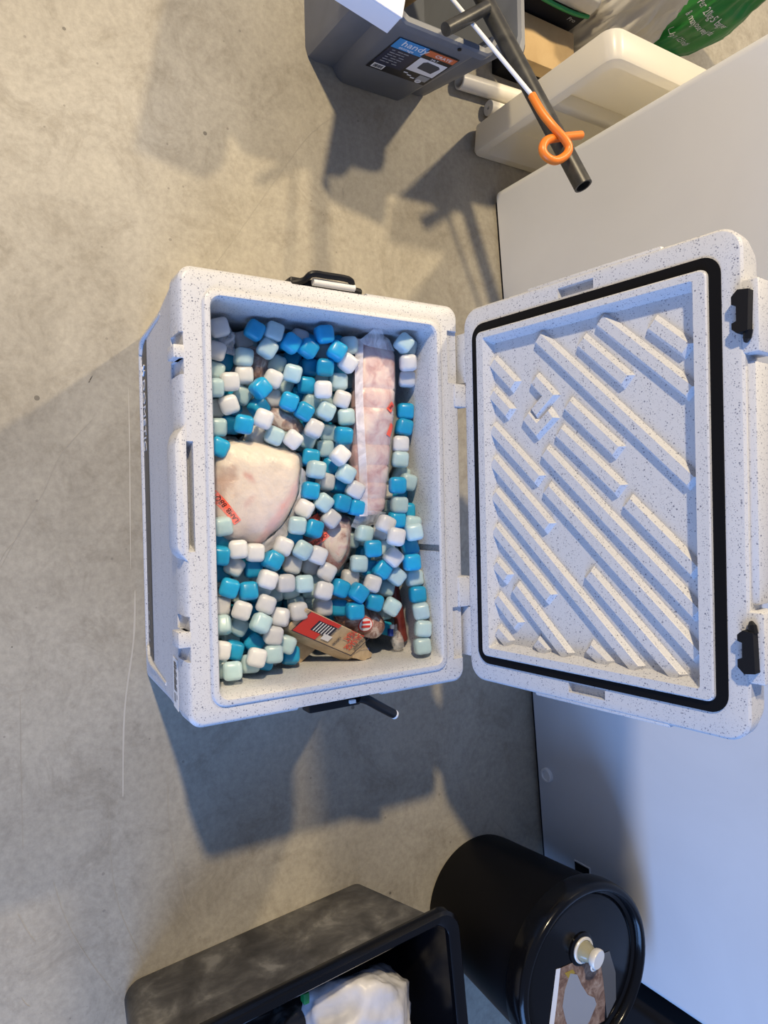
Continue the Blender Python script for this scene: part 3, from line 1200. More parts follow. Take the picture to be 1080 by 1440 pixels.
def rack_bm(grow, grooves, amp, seed):
    bm = bmesh.new()
    rings = []
    xs = sorted({a[0] for a in AX} | {c + d for c in CUTS for d in (-.004, -.0008, .0008, .004)})
    for x in xs:
        for p, q in zip(AX, AX[1:]):
            if p[0] <= x <= q[0]:
                t = (x - p[0]) / (q[0] - p[0])
                cy, w, hh = [p[i] + (q[i] - p[i]) * t for i in (1, 2, 3)]
        g = 1.0
        if grooves and any(abs(x - c) < .001 for c in CUTS):
            g = .94
        w, hh = w * g * grow, hh * g * grow
        ring = []
        for k in range(28):
            a = 2 * PI * k / 28
            ring.append((x, cy + abs(math.cos(a)) ** .6 * (1 if math.cos(a) > 0 else -1) * w / 2, .297 + abs(math.sin(a)) ** .6 * (1 if math.sin(a) > 0 else -1) * hh / 2))
        rings.append(ring)
    loft(bm, rings)
    rough_up(bm, amp, 30, seed)
    return bm


ro = obj('rack', rack_bm(1, True, .0018, 4), 'pink', rack, True, 40)
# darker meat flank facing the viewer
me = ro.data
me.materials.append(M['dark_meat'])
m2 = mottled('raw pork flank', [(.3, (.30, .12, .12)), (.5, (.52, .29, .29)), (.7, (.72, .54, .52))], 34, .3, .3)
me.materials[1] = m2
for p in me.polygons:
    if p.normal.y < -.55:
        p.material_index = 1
rt = surf(ro)
obj('film', rack_bm(1.045, False, .0012, 9), 'film', rack, True, 180)
bm = bmesh.new()
prev = None
for i in range(15):
    t = i / 14
    x = .064 + t * .318
    y = .3385 - t * .004 - .004 * math.sin(t * 5)
    z = .3215 + .004 * math.sin(t * 3.1)
    a, b = bm.verts.new((x, y - .0075, z - .003)), bm.verts.new((x, y + .0065, z + .0015))
    if prev:
        bm.faces.new((prev[0], prev[1], b, a))
    prev = (a, b)
tag(obj('film_seam', bm, 'film_seam', rack, True), 'white welded seam of the bag')
bm = bmesh.new()
P = [bm.verts.new(p) for p in ((.070, .334, .318), (.056, .350, .330), (.036, .372, .341), (.056, .382, .332), (.060, .398, .325), (.078, .418, .312), (.080, .392, .326), (.078, .355, .328))]
for f in ((0, 1, 7), (1, 2, 3), (1, 3, 7), (3, 6, 7), (3, 4, 6), (4, 5, 6)):
    bm.faces.new([P[i] for i in f])
obj('bag_end', bm, 'film_thick', rack)
bm = bmesh.new()
P = [bm.verts.new(p) for p in ((.372, .330, .314), (.400, .322, .302), (.408, .345, .298), (.398, .366, .306), (.404, .388, .298), (.376, .392, .310), (.372, .362, .316))]
for f in ((0, 1, 2, 6), (2, 3, 6), (3, 4, 5, 6)):
    bm.faces.new([P[i] for i in f])
obj('bag_end', bm, 'film_thick', rack)
sticker(rt, (.190, .396), (.176, .408), .012, rack, 'RIB', .007, .0025)
sticker(rt, (.236, .394), (.214, .405), .010, rack, '', .007, .0025)

CHOP = [(.403, .241), (.385, .257), (.375, .281), (.376, .314), (.384, .336), (.419, .336), (.452, .33), (.476, .314), (.486, .298), (.474, .279), (.447, .255), (.428, .243)]
chop = thing('chop_bag', (.43, .29, .25), 'vacuum bag of red bone-in chops under the ice', 'meat')
co = obj('chop', dome(CHOP, .270, .027, .003, 30, .98, 5), 'dark_meat', chop, True, 180)
bm = dome([(x * .62 + .425 * .38 + .004, y * .62 + .305 * .38) for x, y in CHOP], .284, .0165, .002, 40, 1, 6)
tag(obj('fat_cap', bm, 'fat', chop, True, 180), 'pale fat and bone')
obj('film', dome(CHOP, .270, .0285, .003, 34, 1.03, 8), 'film', chop, True, 180)
ct = surf(co)
sticker(ct, (.432, .245), (.411, .278), .011, chop, 'CHUMPS', .0085, .004)
sticker(ct, (.392, .246), (.378, .268), .010, chop, '', .008, .004)

# sausage-meat packet
packet = thing('sausage_packet', (.585, .26, .25), 'kraft paper sausage meat packet with red and navy striped print', 'food packet')
A, B, C_, D_ = Vector((.571, .193, .300)), Vector((.536, .221, .326)), Vector((.593, .326, .324)), Vector((.636, .320, .302))
bm = bmesh.new()
dn = Vector((.012, -.004, -.030))
tip = Vector((.640, .350, .290))
top = [A, B, C_, D_]
mid = [p + Vector((0, 0, -.003)) + (p - (A + B + C_ + D_) / 4) * .03 for p in top]
botm = [p + dn for p in top]
loft(bm, [[v.copy() for v in botm], mid, top])
bmesh.ops.bevel(bm, geom=bm.edges[:], offset=.0012, segments=1, affect='EDGES')
obj('wrapper', bm, 'kraft', packet)
bm = bmesh.new()
loft(bm, [[D_ + dn, C_ + dn, C_, D_], [tip + Vector((.008, -.004, -.012)), tip + Vector((-.014, .004, -.012)), tip + Vector((-.014, .004, .010)), tip + Vector((.006, -.004, .008))],
          [tip + Vector((.002, .012, -.004)), tip + Vector((-.004, .014, -.004)), tip + Vector((-.004, .014, .004)), tip + Vector((.002, .012, .004))]])
bmesh.ops.subdivide_edges(bm, edges=bm.edges[:], cuts=2, use_grid_fill=True)
rough_up(bm, .004, 90, 3)
obj('twisted_end', bm, 'kraft', packet)
e1 = (D_ - A)
mxk = Matrix.Identity(4)
for i_, c_ in enumerate(((A - B).normalized(), e1.normalized(), (A - B).cross(e1).normalized(), B)):
    for j_ in range(3):
        mxk[j_][i_] = c_[j_]
PL, PWd = e1.length, (A - B).length


def pk(name, u0, u1, v0, v1, m, z=.0008):
    return flat(name, mxk, u0, u1, v0, v1, m, packet, .0004, z)


pk('red_print', .002, PWd - .002, .010, .056, 'red_print')
pk('red_print', .002, .010, .056, .074, 'red_print')
tag(pk('navy_print', .011, .034, .034, .072, 'navy_print', .0012), 'navy block with white stripes')
bm = bmesh.new()
for k in range(6):
    box(bm, (.012, .038 + k * .0055, .0016), (.033, .0398 + k * .0055, .0020), mx=mxk)
obj('stripes', bm, 'white_print', packet)
pk('panel_print', .030, .042, .062, .078, 'white_print', .0014)
bm = bmesh.new()
for u0, u1, v0, v1 in ((.0015, PWd - .0015, .135, .1362), (PWd - .0028, PWd - .0014, .008, .136), (.0015, PWd - .0015, .008, .0092)):
    box(bm, (u0, v0, .0012), (u1, v1, .0016), mx=mxk)
obj('border_print', bm, 'navy_print', packet)
text('lettering', 'SAUSAGE', .0190, mxk @ Matrix.Translation((.0015, .1115, .0014)), 'red_print', packet, squeeze=.50)
text('lettering', 'MEAT', .0190, mxk @ Matrix.Translation((.0015, .0960, .0014)), 'red_print', packet, squeeze=.52)
text('lettering', 'LOCALLY MADE', .0065, mxk @ Matrix.Translation((.003, .1268, .0014)), 'navy_print', packet, squeeze=.68)
text('lettering', 'PURE PORK', .0055, mxk @ Matrix.Translation((.024, .0885, .0014)), 'navy_print', packet, squeeze=.7)

boxo('paper_parcel', (-.030, -.024, -.014), (.030, .024, .014), 'kraft', None, .004, 2, Matrix.Translation((.612, .238, .236)) @ Euler((0, .1, .6)).to_matrix().to_4x4())
tag(bpy.data.objects['paper_parcel'], 'plain kraft paper parcel half hidden under the sausage packet', 'food packet')

sal = thing('salami', (.58, .36, .26), 'round frosted salami end with red and white disc', 'sausage')
bm = bmesh.new()
tube(bm, [(.5480, .300, .276), (.552, .308, .277), (.560, .324, .279), (.572, .346, .281), (.582, .364, .283), (.589, .377, .284), (.5935, .386, .284), (.5960, .391, .284), (.5972, .3935, .284)], [.012, .021, .0255, .0265, .0265, .0245, .0185, .011, .003], 24)
rough_up(bm, .0015, 60, 2)
so = obj('casing', bm, 'salami', sal, True, 180)
st_ = surf(so)
for nm, r, m, lift in (('disc', .0135, 'red_print', .001), ('disc_face', .0118, 'white_print', .0016)):
    b = bmesh.new()
    bmesh.ops.create_circle(b, cap_ends=True, radius=r, segments=28)
    bmesh.ops.poke(b, faces=b.faces[:])
    xform(b, Matrix.Translation((.579, .345, 0)))
    me = bpy.data.meshes.new(nm)
    b.to_mesh(me)
    b.free()
    draper(st_, lift)(me)
    dd = finish(nm, me, m, sal)
for dx in (-.0045, .0035):
    b = bmesh.new()
    box(b, (.579 + dx - .0022, .337, 0), (.579 + dx + .0022, .353, .0002))
    me = bpy.data.meshes.new('disc_bar')
    b.to_mesh(me)
    b.free()
    draper(st_, .0022)(me)
    finish('disc_bar', me, 'red_print', sal)
boxo('clip', (.596, .406, .282), (.610, .414, .292), 'clip', sal, .001)
boxo('clip', (.629, .360, .268), (.640, .368, .278), 'clip', sal, .001)
obj('clip_end', box(bmesh.new(), (.588, .408, .288), (.596, .415, .294), .001), 'white', sal)

chub = thing('meat_stick', (.53, .43, .25), 'slim maroon sausage stick lying beside the back wall cubes', 'sausage')
bm = bmesh.new()
tube(bm, spline([(.430, .408, .268), (.436, .411, .268), (.483, .420, .270), (.538, .431, .272), (.590, .441, .272), (.622, .446, .270), (.628, .447, .270)], 4), [.003, .008, .010, .011] + [.0115] * 17 + [.011, .010, .007, .002], 14)
rough_up(bm, .0012, 70, 5)
obj('sausage', bm, 'maroon', chub, True, 180)
bm = bmesh.new()
tube(bm, spline([(.590, .424, .282), (.606, .426, .283), (.622, .430, .281), (.632, .434, .275), (.638, .437, .268)], 4), [.002, .004, .006, .007, .008, .008, .010, .011, .012, .012, .012, .012, .010, .009, .008, .007, .004], 12)
rough_up(bm, .004, 90, 8)
tag(obj('bag_tail', bm, 'film_thick', chub, True, 60), 'knotted clear plastic tail')


def lump(name, c, r, m, label, rot=0, amp=.006, seed=1, filmed=True, cat='meat'):
    t = thing(name, (c[0], c[1], c[2] - r[2]), label, cat)
    for nm, g, mm, a in (('mince', 1, m, amp), ('film', 1.06, 'film', amp * .9)):
        if nm == 'film' and not filmed:
            continue
        b = bmesh.new()
        bmesh.ops.create_icosphere(b, subdivisions=4, radius=1)
        xform(b, Matrix.Translation(c) @ Matrix.Rotation(rot, 4, 'Z') @ Matrix.Diagonal((r[0] * g, r[1] * g, r[2] * g, 1)))
        rough_up(b, a, 45, seed)
        obj(nm, b, mm, t, True, 180)
    return t


lump('mince_bag', (.212, .208, .268), (.020, .042, .020), 'salami', 'brown mince lump in film above the big joint', -.3, .004, 2)
lump('mince_bag', (.112, .163, .264), (.030, .020, .018), 'salami', 'dark wrinkled meat bag among cubes near the crumpled film', .3, .005, 6)
b = bmesh.new()
bmesh.ops.create_icosphere(b, subdivisions=4, radius=1)
xform(b, Matrix.Translation((.082, .108, .280)) @ Matrix.Diagonal((.028, .012, .014, 1)))
rough_up(b, .012, 70, 4)
tag(obj('plastic_wrap', b, 'film_thick', None, True, 50), 'crumpled clear plastic wrap in the top left corner of the box', 'plastic wrap')
b = bmesh.new()
bmesh.ops.create_icosphere(b, subdivisions=3, radius=1)
xform(b, Matrix.Translation((.625, .182, .255)) @ Matrix.Diagonal((.014, .016, .010, 1)))
rough_up(b, .010, 80, 9)
tag(obj('plastic_wrap', b, 'film_thick', None, True, 50), 'crumpled clear film scrap against the bottom inner wall of the box', 'plastic wrap')

# ------------------------------------------------------------------ chest freezer
FY = math.radians(3.952)
FRZ = Matrix.Translation((-.444, .928, 0)) @ Matrix.Rotation(FY, 4, 'Z')
fr = thing('chest_freezer', FRZ @ Vector((.98, .33, 0)), 'long white chest freezer filling the right side', 'freezer')
fr_loc = fr.location.copy()
bm = bmesh.new()
rloft(bm, [(0, 1.955, 0, .66, .022, .016), (0, 1.955, 0, .66, .022, .83)], 6)
xform(bm, FRZ)
obj('cabinet', bm, 'white_paint', fr, True, 40)
bm = bmesh.new()
rloft(bm, [(.012, 1.94, .010, .65, .02, 0), (.012, 1.94, .010, .65, .02, .018)], 4)
xform(bm, FRZ)
tag(obj('plinth', bm, 'black_matt', fr), 'black recessed plinth')
bm = bmesh.new()
rloft(bm, [(-.004, 1.959, -.004, .66, .024, .835), (-.006, 1.961, -.008, .662, .024, .845), (-.006, 1.961, -.008, .662, .024, .890), (.006, 1.949, .004, .65, .024, .902)], 6)
xform(bm, FRZ)
fl = obj('lid', bm, 'white_paint', fr, True, 40)
bm = bmesh.new()
box(bm, (.86, -.03, .846), (1.10, .0, .864), .006, 2, FRZ)
obj('lid_handle', bm, 'white_paint', fl, True, 40)
bm = bmesh.new()
mxd = FRZ @ Matrix.Translation((1.530, 0, .050)) @ Matrix.Rotation(PI / 2, 4, 'X')
lathe(bm, [(.019, 0), (.019, .006), (.017, .008), (.013, .008), (.012, .0055), (0, .0055)], (0, 0, 0), 28, mxd)
tag(obj('drain_plug', bm, 'white', fr, True, 30), 'round white drain plug')
mxt = FRZ @ Matrix.Translation((1.752, -.0002, .150)) @ Matrix.Rotation(PI / 2, 4, 'X')
cp = flat('control_panel', mxt, -.026, .030, -.022, .030, 'white', fr, .003)
tag(cp, 'small black control panel with white border')
flat('panel_face', mxt, -.0235, .0275, -.0195, .0275, 'black', cp, .001, .003)

bb = thing('storage_box', (1.78, 1.30, 0), 'black box in shadow beyond the freezer at bottom right', 'box')
bm = bmesh.new()
rloft(bm, [(1.585, 1.99, 1.095, 1.50, .02, 0), (1.575, 2.0, 1.085, 1.51, .02, .40), (1.587, 1.988, 1.097, 1.498, .015, .40), (1.597, 1.978, 1.107, 1.488, .015, .02)], 4)
obj('shell', bm, 'black_matt', bb, True, 40)

# ------------------------------------------------------------------ black pail
DC = (1.362, .832)
pail = thing('pail', (*DC, 0), 'tall black pail with white pull spout and torn label on lid', 'pail')
bm = bmesh.new()
lathe(bm, [(.146, 0), (.152, .004), (.1545, .02), (.176, .318), (.176, .325)], (*DC, 0), 64)
obj('body', bm, 'drum_black', pail, True, 30)
bm = bmesh.new()
lathe(bm, [(.178, .315), (.185, .318), (.187, .330), (.187, .355), (.184, .366), (.178, .371), (.172, .371), (.167, .366), (.165, .352), (.158, .349), (.152, .353), (.146, .354), (0, .354)], (*DC, 0), 64)
pl_ = obj('lid', bm, 'gloss_black', pail, True, 50)
bm = bmesh.new()
SP = Vector((1.312, .826, .354))
lathe(bm, [(.034, 0), (.034, .003), (.031, .005), (0, .005)], SP, 32)
obj('spout_seat', bm, 'gloss_black', pl_, True, 40)
bm = bmesh.new()
lathe(bm, [(.026, .004), (.0275, .008), (.026, .010), (.022, .010), (.022, .006)], SP, 32)
tag(obj('spout_ring', bm, 'white_plastic', pl_, True, 40), 'white ring')
ax_ = Vector((.10, .16, .98)).normalized()
mxs = frame(SP + Vector((0, 0, .006)), ax_.orthogonal(), ax_.cross(ax_.orthogonal()))
bm = bmesh.new()
lathe(bm, [(.0215, 0), (.020, .010), (.0165, .018), (.015, .024), (.015, .030)], (0, 0, 0), 28, mxs)
tag(obj('spout', bm, 'spout', pl_, True, 40), 'clear spout neck')
bm = bmesh.new()
lathe(bm, [(.0165, .024), (.019, .027), (.0205, .033), (.0205, .037), (.019, .039), (0, .0385)], (0, 0, 0), 28, mxs)
tag(obj('spout_cap', bm, 'white_plastic', pl_, True, 40), 'white spout cap')
bm = bmesh.new()
tube(bm, spline([mxs @ Vector((.0205 * math.cos(a), .0205 * math.sin(a), .036 - .004 * math.sin(a * .5))) + Vector((.0125 * math.sin(a / 2) ** 2, .004 * math.sin(a / 2) ** 2, -.002)) for a in [2 * PI * k / 14 for k in range(15)]], 2), .0021, 8)
tag(obj('pull_ring', bm, 'white_plastic', pl_, True), 'white pull ring')
LBZ = .3546


def sheet(name, pts, m, z0, h, parent):
    bm = bmesh.new()
    loft(bm, [[(x, y, z0) for x, y in pts], [(x, y, z0 + h) for x, y in pts]])
    return obj(name, bm, m, parent)


lb = sheet('label', [(1.331, .752), (1.333, .800), (1.336, .846), (1.345, .880), (1.400, .890), (1.450, .896), (1.492, .892), (1.492, .760), (1.440, .730), (1.385, .742)], 'torn', LBZ, .0005, pl_)
tag(lb, 'torn brown stained paper label')
sheet('label_tear', [(1.352, .792), (1.362, .812), (1.388, .824), (1.416, .842), (1.430, .862), (1.446, .868), (1.474, .846), (1.490, .820), (1.472, .786), (1.444, .776), (1.412, .768), (1.380, .776)], 'grey_print', LBZ + .0005, .0006, lb)
sheet('label_edge', [(1.329, .752), (1.331, .764), (1.386, .754), (1.442, .742), (1.488, .762), (1.490, .752), (1.442, .728), (1.386, .740)], 'white', LBZ + .0005, .0006, lb)
sheet('label_yellow', [(1.346, .776), (1.347, .800), (1.356, .806), (1.360, .786)], mat('yellow print', (.35, .24, .03), .5), LBZ + .0005, .0005, lb)
tag(sheet('tape', [(1.345, .8805), (1.347, .912), (1.400, .930), (1.460, .930), (1.490, .900), (1.450, .8965), (1.400, .8905)], 'tape', LBZ, .0004, pl_), 'dull strip of tape')

# ------------------------------------------------------------------ black tub
TB = Matrix.Translation((1.243, .254, 0)) @ Matrix.Rotation(math.radians(5.0), 4, 'Z')
tub = thing('tub', (1.50, .24, 0), 'dusty black storage tub with glossy rim at bottom', 'tub')
# local: x into the picture bottom, y towards the freezer
bm = bmesh.new()
rloft(bm, [(.004, .44, -.285, .243, .03, 0), (.0, .444, -.29, .248, .035, .006), (-.030, .475, -.325, .293, .04, .272), (-.030, .475, -.325, .293, .04, .278)], 8, True, False)
xform(bm, TB)
obj('shell', bm, 'dusty', tub, True, 40)
bm = bmesh.new()
rloft(bm, [(-.026, .471, -.321, .289, .038, .274), (.006, .438, -.286, .240, .03, .012), (.02, .42, -.27, .22, .02, .010)], 8, False, True)
xform(bm, TB)
tag(obj('inner_wall', bm, 'gloss_black', tub, True, 40), 'black inside of the tub')
bm = bmesh.new()
rloft(bm, [(-.029, .474, -.324, .292, .040, .252), (-.041, .486, -.336, .304, .044, .252), (-.046, .491, -.341, .312, .046, .258), (-.046, .491, -.341, .312, .046, .276), (-.041, .486, -.336, .307, .044, .282), (-.028, .473, -.323, .291, .036, .282), (-.023, .468, -.318, .284, .034, .277), (-.024, .469, -.319, .286, .034, .262)], 8, False, False)
xform(bm, TB)
tag(obj('rim', bm, 'gloss_black', tub, True, 40), 'glossy black rim')


def bag(name, c, r, m, label, amp, scale, seed, sub=5, cat='bag', rot=0):
    b = bmesh.new()
    bmesh.ops.create_icosphere(b, subdivisions=sub, radius=1)
    rng = random.Random(seed)
    planes = [(Vector((rng.gauss(0, 1), rng.gauss(0, 1), rng.gauss(0, 1))).normalized(), rng.uniform(.62, .95)) for _ in range(26)]
    for v in b.verts:
        d_ = v.co.normalized()
        v.co = d_ * min([1.0] + [q / d_.dot(k) for k, q in planes if d_.dot(k) > .05])
        n1 = noise.noise(v.co * scale + Vector((seed, seed * 2, 0)))
        n2 = noise.noise(v.co * scale * 2.7 + Vector((0, seed, seed)))
        v.co *= 1 + amp * (1 - 2 * abs(n1)) + amp * .4 * (1 - 2 * abs(n2))
    xform(b, Matrix.Translation(c) @ Matrix.Rotation(rot, 4, 'Z') @ Matrix.Diagonal((*r, 1)))
    o = obj(name, b, m, None, True, 180)
    return tag(o, label, cat)


wb = bag('carrier_bag', (1.408, .382, .180), (.140, .160, .105), 'poly_bag', 'crumpled white carrier bag inside the black tub', .07, 2.6, 3)
bag('bin_bag', (1.415, .280, .108), (.165, .205, .088), 'black_bag', 'crumpled black bin bag lining the tub under the white bag', .10, 2.2, 8)
boxo('green_tie', (1.266, .244, .205), (1.287, .256, .222), 'green_edge', wb, .002)

# ------------------------------------------------------------------ grey storage crate and what is in it
CR = thing('crate', (-.86, .58, 0), 'grey plastic storage crate with blue and orange label at top', 'crate')
bm = bmesh.new()


def crate_ring(z, o, inset=0.0):
    """outline with a label panel standing proud between two recessed corners"""
    i = inset
    x1 = -.630 + o + i * -1
    xp = -.602 + o + i * -1
    y0, y1 = .400 - o * .35 + i, .720 + o * .9 - i
    p0, p1 = .478 - o * .5 + i, .650 + o * .5 - i
    x0 = -1.12 - o + i
    return [(x0 + .03, y0, z), (x1 - .025, y0, z), (x1 - .006, y0 + .006, z), (x1, y0 + .025, z), (x1, p0 - .012, z), (xp - .008, p0, z), (xp, p0 + .014, z), (xp, p1 - .014, z), (xp - .008, p1, z), (x1, p1 + .012, z),
            (x1, y1 - .025, z), (x1 - .006, y1 - .006, z), (x1 - .025, y1, z), (x0 + .03, y1, z), (x0, y1 - .03, z), (x0, y0 + .03, z)]


loft(bm, [crate_ring(0, .0), crate_ring(.005, .003), crate_ring(.284, .038), crate_ring(.284, .052), crate_ring(.302, .054), crate_ring(.306, .050), crate_ring(.306, .040), crate_ring(.300, .034), crate_ring(.012, .000, .004)], True, True)
crate = obj('shell', bm, 'grey_crate', CR, True, 30)

# printed label on the sloping panel
def px_(z):
    return -.602 + .003 + .035 * (z - .005) / .279
ex, ey = Vector((0, 1, 0)), Vector((.1254, 0, .992))
mxc = frame(Vector((px_(.105) + .0012, .492, .105)), ex, ey)
LW, LH = .150, .136
lbl = flat('label', mxc, 0, LW, 0, LH, 'black_print', CR, .0006)
tag(lbl, 'black product label with blue, orange and white panels')
flat('blue_panel', mxc, .002, .074, .098, LH, 'blue_print', lbl, .0004, .0006)
flat('navy_panel', mxc, .002, .072, .026, .096, 'navy_print', lbl, .0004, .0006)
flat('orange_panel', mxc, .077, LW - .002, .112, LH - .004, 'orange_print', lbl, .0004, .0006)
flat('picture_panel', mxc, .077, LW - .004, .040, .098, 'white_print', lbl, .0004, .0006)
bm = bmesh.new()
loft(bm, [[mxc @ Vector((u, v, z)) for u, v in ((.094, .058), (.132, .054), (.137, .082), (.131, .088), (.100, .091), (.093, .084))] for z in (.001, .0015)])
obj('crate_picture', bm, 'grey_dark', lbl)
flat('lower_panel', mxc, .118, LW - .006, .014, .036, 'grey_print', lbl, .0004, .0006)
text('lettering', 'handy', .029, mxc @ Matrix.Translation((.016, .114, .0012)), 'white_print', lbl, squeeze=.92)
text('lettering', 'storage', .012, mxc @ Matrix.Translation((.018, .102, .0012)), 'white_print', lbl)
text('lettering', 'CRATE', .014, mxc @ Matrix.Translation((.098, .117, .0012)), 'white_print', lbl, squeeze=.95)
text('lettering', '24LT', .009, mxc @ Matrix.Translation((.098, .102, .0012)), 'white_print', lbl)
bm = bmesh.new()
for k in range(6):
    v = .088 - k * .0098
    for u in range(3):
        box(bm, (.012 + u * .014, v, .001), (.012 + u * .014 + (.012 if (k + u) % 3 else .007), v + .0026, .0014), mx=mxc)
obj('small_print', bm, 'grey_print', lbl)
flat('barcode_patch', mxc, .008, .036, .006, .024, 'white_print', lbl, .0005, .0006)
bm = bmesh.new()
for k in range(9):
    box(bm, (.011 + k * .0025, .009, .0011), (.0122 + k * .0025 + (k % 3) * .0003, .021, .0015), mx=mxc)
obj('barcode', bm, 'black_print', lbl)
bm = bmesh.new()
lathe(bm, [(.0075, .001), (.0075, .0015), (.0045, .0015), (.0045, .001)], (0, 0, 0), 20, mxc @ Matrix.Translation((.128, .0105, 0)))
obj('recycle_mark', bm, 'white_print', lbl)
bm = bmesh.new()
for k in range(3):
    box(bm, (.080 + k * .012, .026 - k * .006, .001), (.090 + k * .012, .030 - k * .006, .0014), mx=mxc)
obj('small_print', bm, 'white_print', lbl)
bm = bmesh.new()
lathe(bm, [(.0042, 0), (.0042, .002), (0, .002)], (0, 0, 0), 14, frame((-.549, .600, .293), (0, 1, 0), (0, 0, 1)))
tag(obj('rim_hole', bm, 'black', CR), 'dark hole in the rim')

# white carton on the crate's edge
CT = Matrix.Translation((-.513, .420, .3065)) @ Matrix.Rotation(math.radians(-12), 4, 'Z')
cart = thing('carton', (-.68, .39, .3065), 'white card carton overhanging the grey crate at top', 'box')
bm = bmesh.new()
box(bm, (-.36, -.125, 0), (0, 0, .048), .0012, 1, CT)
obj('tray', bm, 'card_white', cart)
bm = bmesh.new()
box(bm, (-.361, -.1258, .0485), (.0008, .0008, .0515), .0008, 1, CT)
obj('lid', bm, 'card_white', cart)

# tool handle, pipe and rod standing in the crate
hd = thing('tool_handle', (-.72, .52, .03), 'turned wooden tool handle beside the white carton in crate', 'tool')
bm = bmesh.new()
tube(bm, [(-.73, .545, .016), (-.66, .515, .22), (-.632, .503, .300), (-.629, .502, .308)], [.013, .013, .013, .009], 14)
obj('grip', bm, 'wood', hd, True, 40)
bm = bmesh.new()
tube(bm, [(-.6315, .503, .3015), (-.6305, .5025, .3045)], .0138, 14)
obj('grip_band', bm, 'wood', hd, True, 40)

pipe = thing('pipe', (-.90, .50, .02), 'long black plastic pipe leaning out of the grey crate', 'pipe')
bm = bmesh.new()
p1, p2 = Vector((-.605, .643, .342)), Vector((-.229, .737, .484))
dr = (p2 - p1).normalized()
p0 = p1 - dr * .44
q = [p0, p1, p2]
R1, R0 = .0172, .0135
seg = 24
b2 = bmesh.new()
mxq = frame(p0, dr.orthogonal(), dr.cross(dr.orthogonal()))
L_ = (p2 - p0).length
loft(b2, [[mxq @ Vector((r * math.cos(2 * PI * k / seg), r * math.sin(2 * PI * k / seg), z)) for k in range(seg)] for r, z in ((R0, .004), (R0, 0), (R1, 0), (R1, L_), (R0, L_), (R0, L_ - .12))], True, True)
obj('tube', b2, 'pipe', pipe, True, 40)
bm = bmesh.new()
tube(bm, [(-.604, .622, .352), (-.57, .578, .353), (-.530, .523, .350)], [.012, .0125, .0125], 16)
tag(obj('side_branch', bm, 'pipe', pipe, True, 40), 'short black branch pipe')

rod = thing('hook_rod', (-.60, .55, .10), 'white rod ending in an orange looped grip', 'rod')
HK = [(-0.3885, 0.6415, 0.452), (-0.3517, 0.65, 0.468), (-0.3227, 0.6639, 0.482), (-0.3008, 0.684, 0.49), (-0.2851, 0.6924, 0.492), (-0.2694, 0.6831, 0.49), (-0.2583, 0.6617, 0.486), (-0.2646, 0.6428, 0.482), (-0.2785, 0.6381, 0.48), (-0.2972, 0.6529, 0.478), (-0.3157, 0.6955, 0.472), (-0.3355, 0.7509, 0.468)]
r1 = Vector(HK[0])
a0 = Vector((-0.6163, 0.5769, .316))
bm = bmesh.new()
tube(bm, [a0 + (a0 - r1) * 1.1, a0, r1], .0042, 10)
obj('shaft', bm, 'white', rod, True, 40)
bm = bmesh.new()
tube(bm, spline(HK, 6), .0078, 14)
tag(obj('hook_grip', bm, 'orange', rod, True, 40), 'orange rubber loop')

# ------------------------------------------------------------------ white tray stood on end by the freezer
tr = thing('plastic_tray', (-.56, 1.04, 0), 'cream white plastic tray stood on end beside the freezer', 'tray')
bm = bmesh.new()


def yz_ring(y0, y1, z0, z1, r, x, n=5):
    return [(x, y, z) for y, z in rrect(y0, y1, z0, z1, r, n)]


loft(bm, [yz_ring(.875, 1.335, .012, .445, .03, -.600), yz_ring(.862, 1.345, .002, .456, .03, -.590), yz_ring(.858, 1.350, .000, .462, .028, -.532), yz_ring(.861, 1.347, .003, .459, .026, -.5255), yz_ring(.866, 1.342, .008, .454, .024, -.524),
          yz_ring(.884, 1.325, .026, .436, .02, -.524), yz_ring(.888, 1.321, .030, .432, .018, -.528), yz_ring(.912, 1.296, .056, .404, .018, -.585)])
obj('shell', bm, 'tray', tr, True, 35)
bm = bmesh.new()
box(bm, (-.584, .900, .225), (-.545, 1.30, .250), .008, 3)
obj('divider', bm, 'tray', tr, True, 40)

# two white rolls on the floor behind it
for nm, a, b_, r, lb_ in (('plastic_roll', (-.690, .812, .0205), (-.712, 1.30, .0205), .0205, 'hollow white plastic tube on the floor beside the grey crate'),
                          ('plastic_roll', (-.648, .905, .019), (-.660, 1.32, .019), .019, 'shorter white roll tucked behind the cream tray')):
    t_ = thing(nm, ((a[0] + b_[0]) / 2, (a[1] + b_[1]) / 2, 0), lb_, 'tube')
    a, b_ = Vector(a), Vector(b_)
    d_ = (b_ - a).normalized()
    mx_ = frame(a, d_.orthogonal(), d_.cross(d_.orthogonal()))
    bm = bmesh.new()
    hole = r * .78 if r > .02 else r * .22
    Lr = (b_ - a).length
    loft(bm, [[mx_ @ Vector((q_ * math.cos(2 * PI * k / 24), q_ * math.sin(2 * PI * k / 24), z)) for k in range(24)] for q_, z in ((hole, .15), (hole, 0), (r * .95, 0), (r, .001), (r, Lr))], True, True)
    obj('wall', bm, 'white_plastic', t_, True, 40)
    bm = bmesh.new()
    lathe(bm, [(hole * .96, .05), (hole * .96, .052), (0, .052)], (0, 0, 0), 20, mx_)
    obj('core', bm, 'grey_print', t_, True, 40)

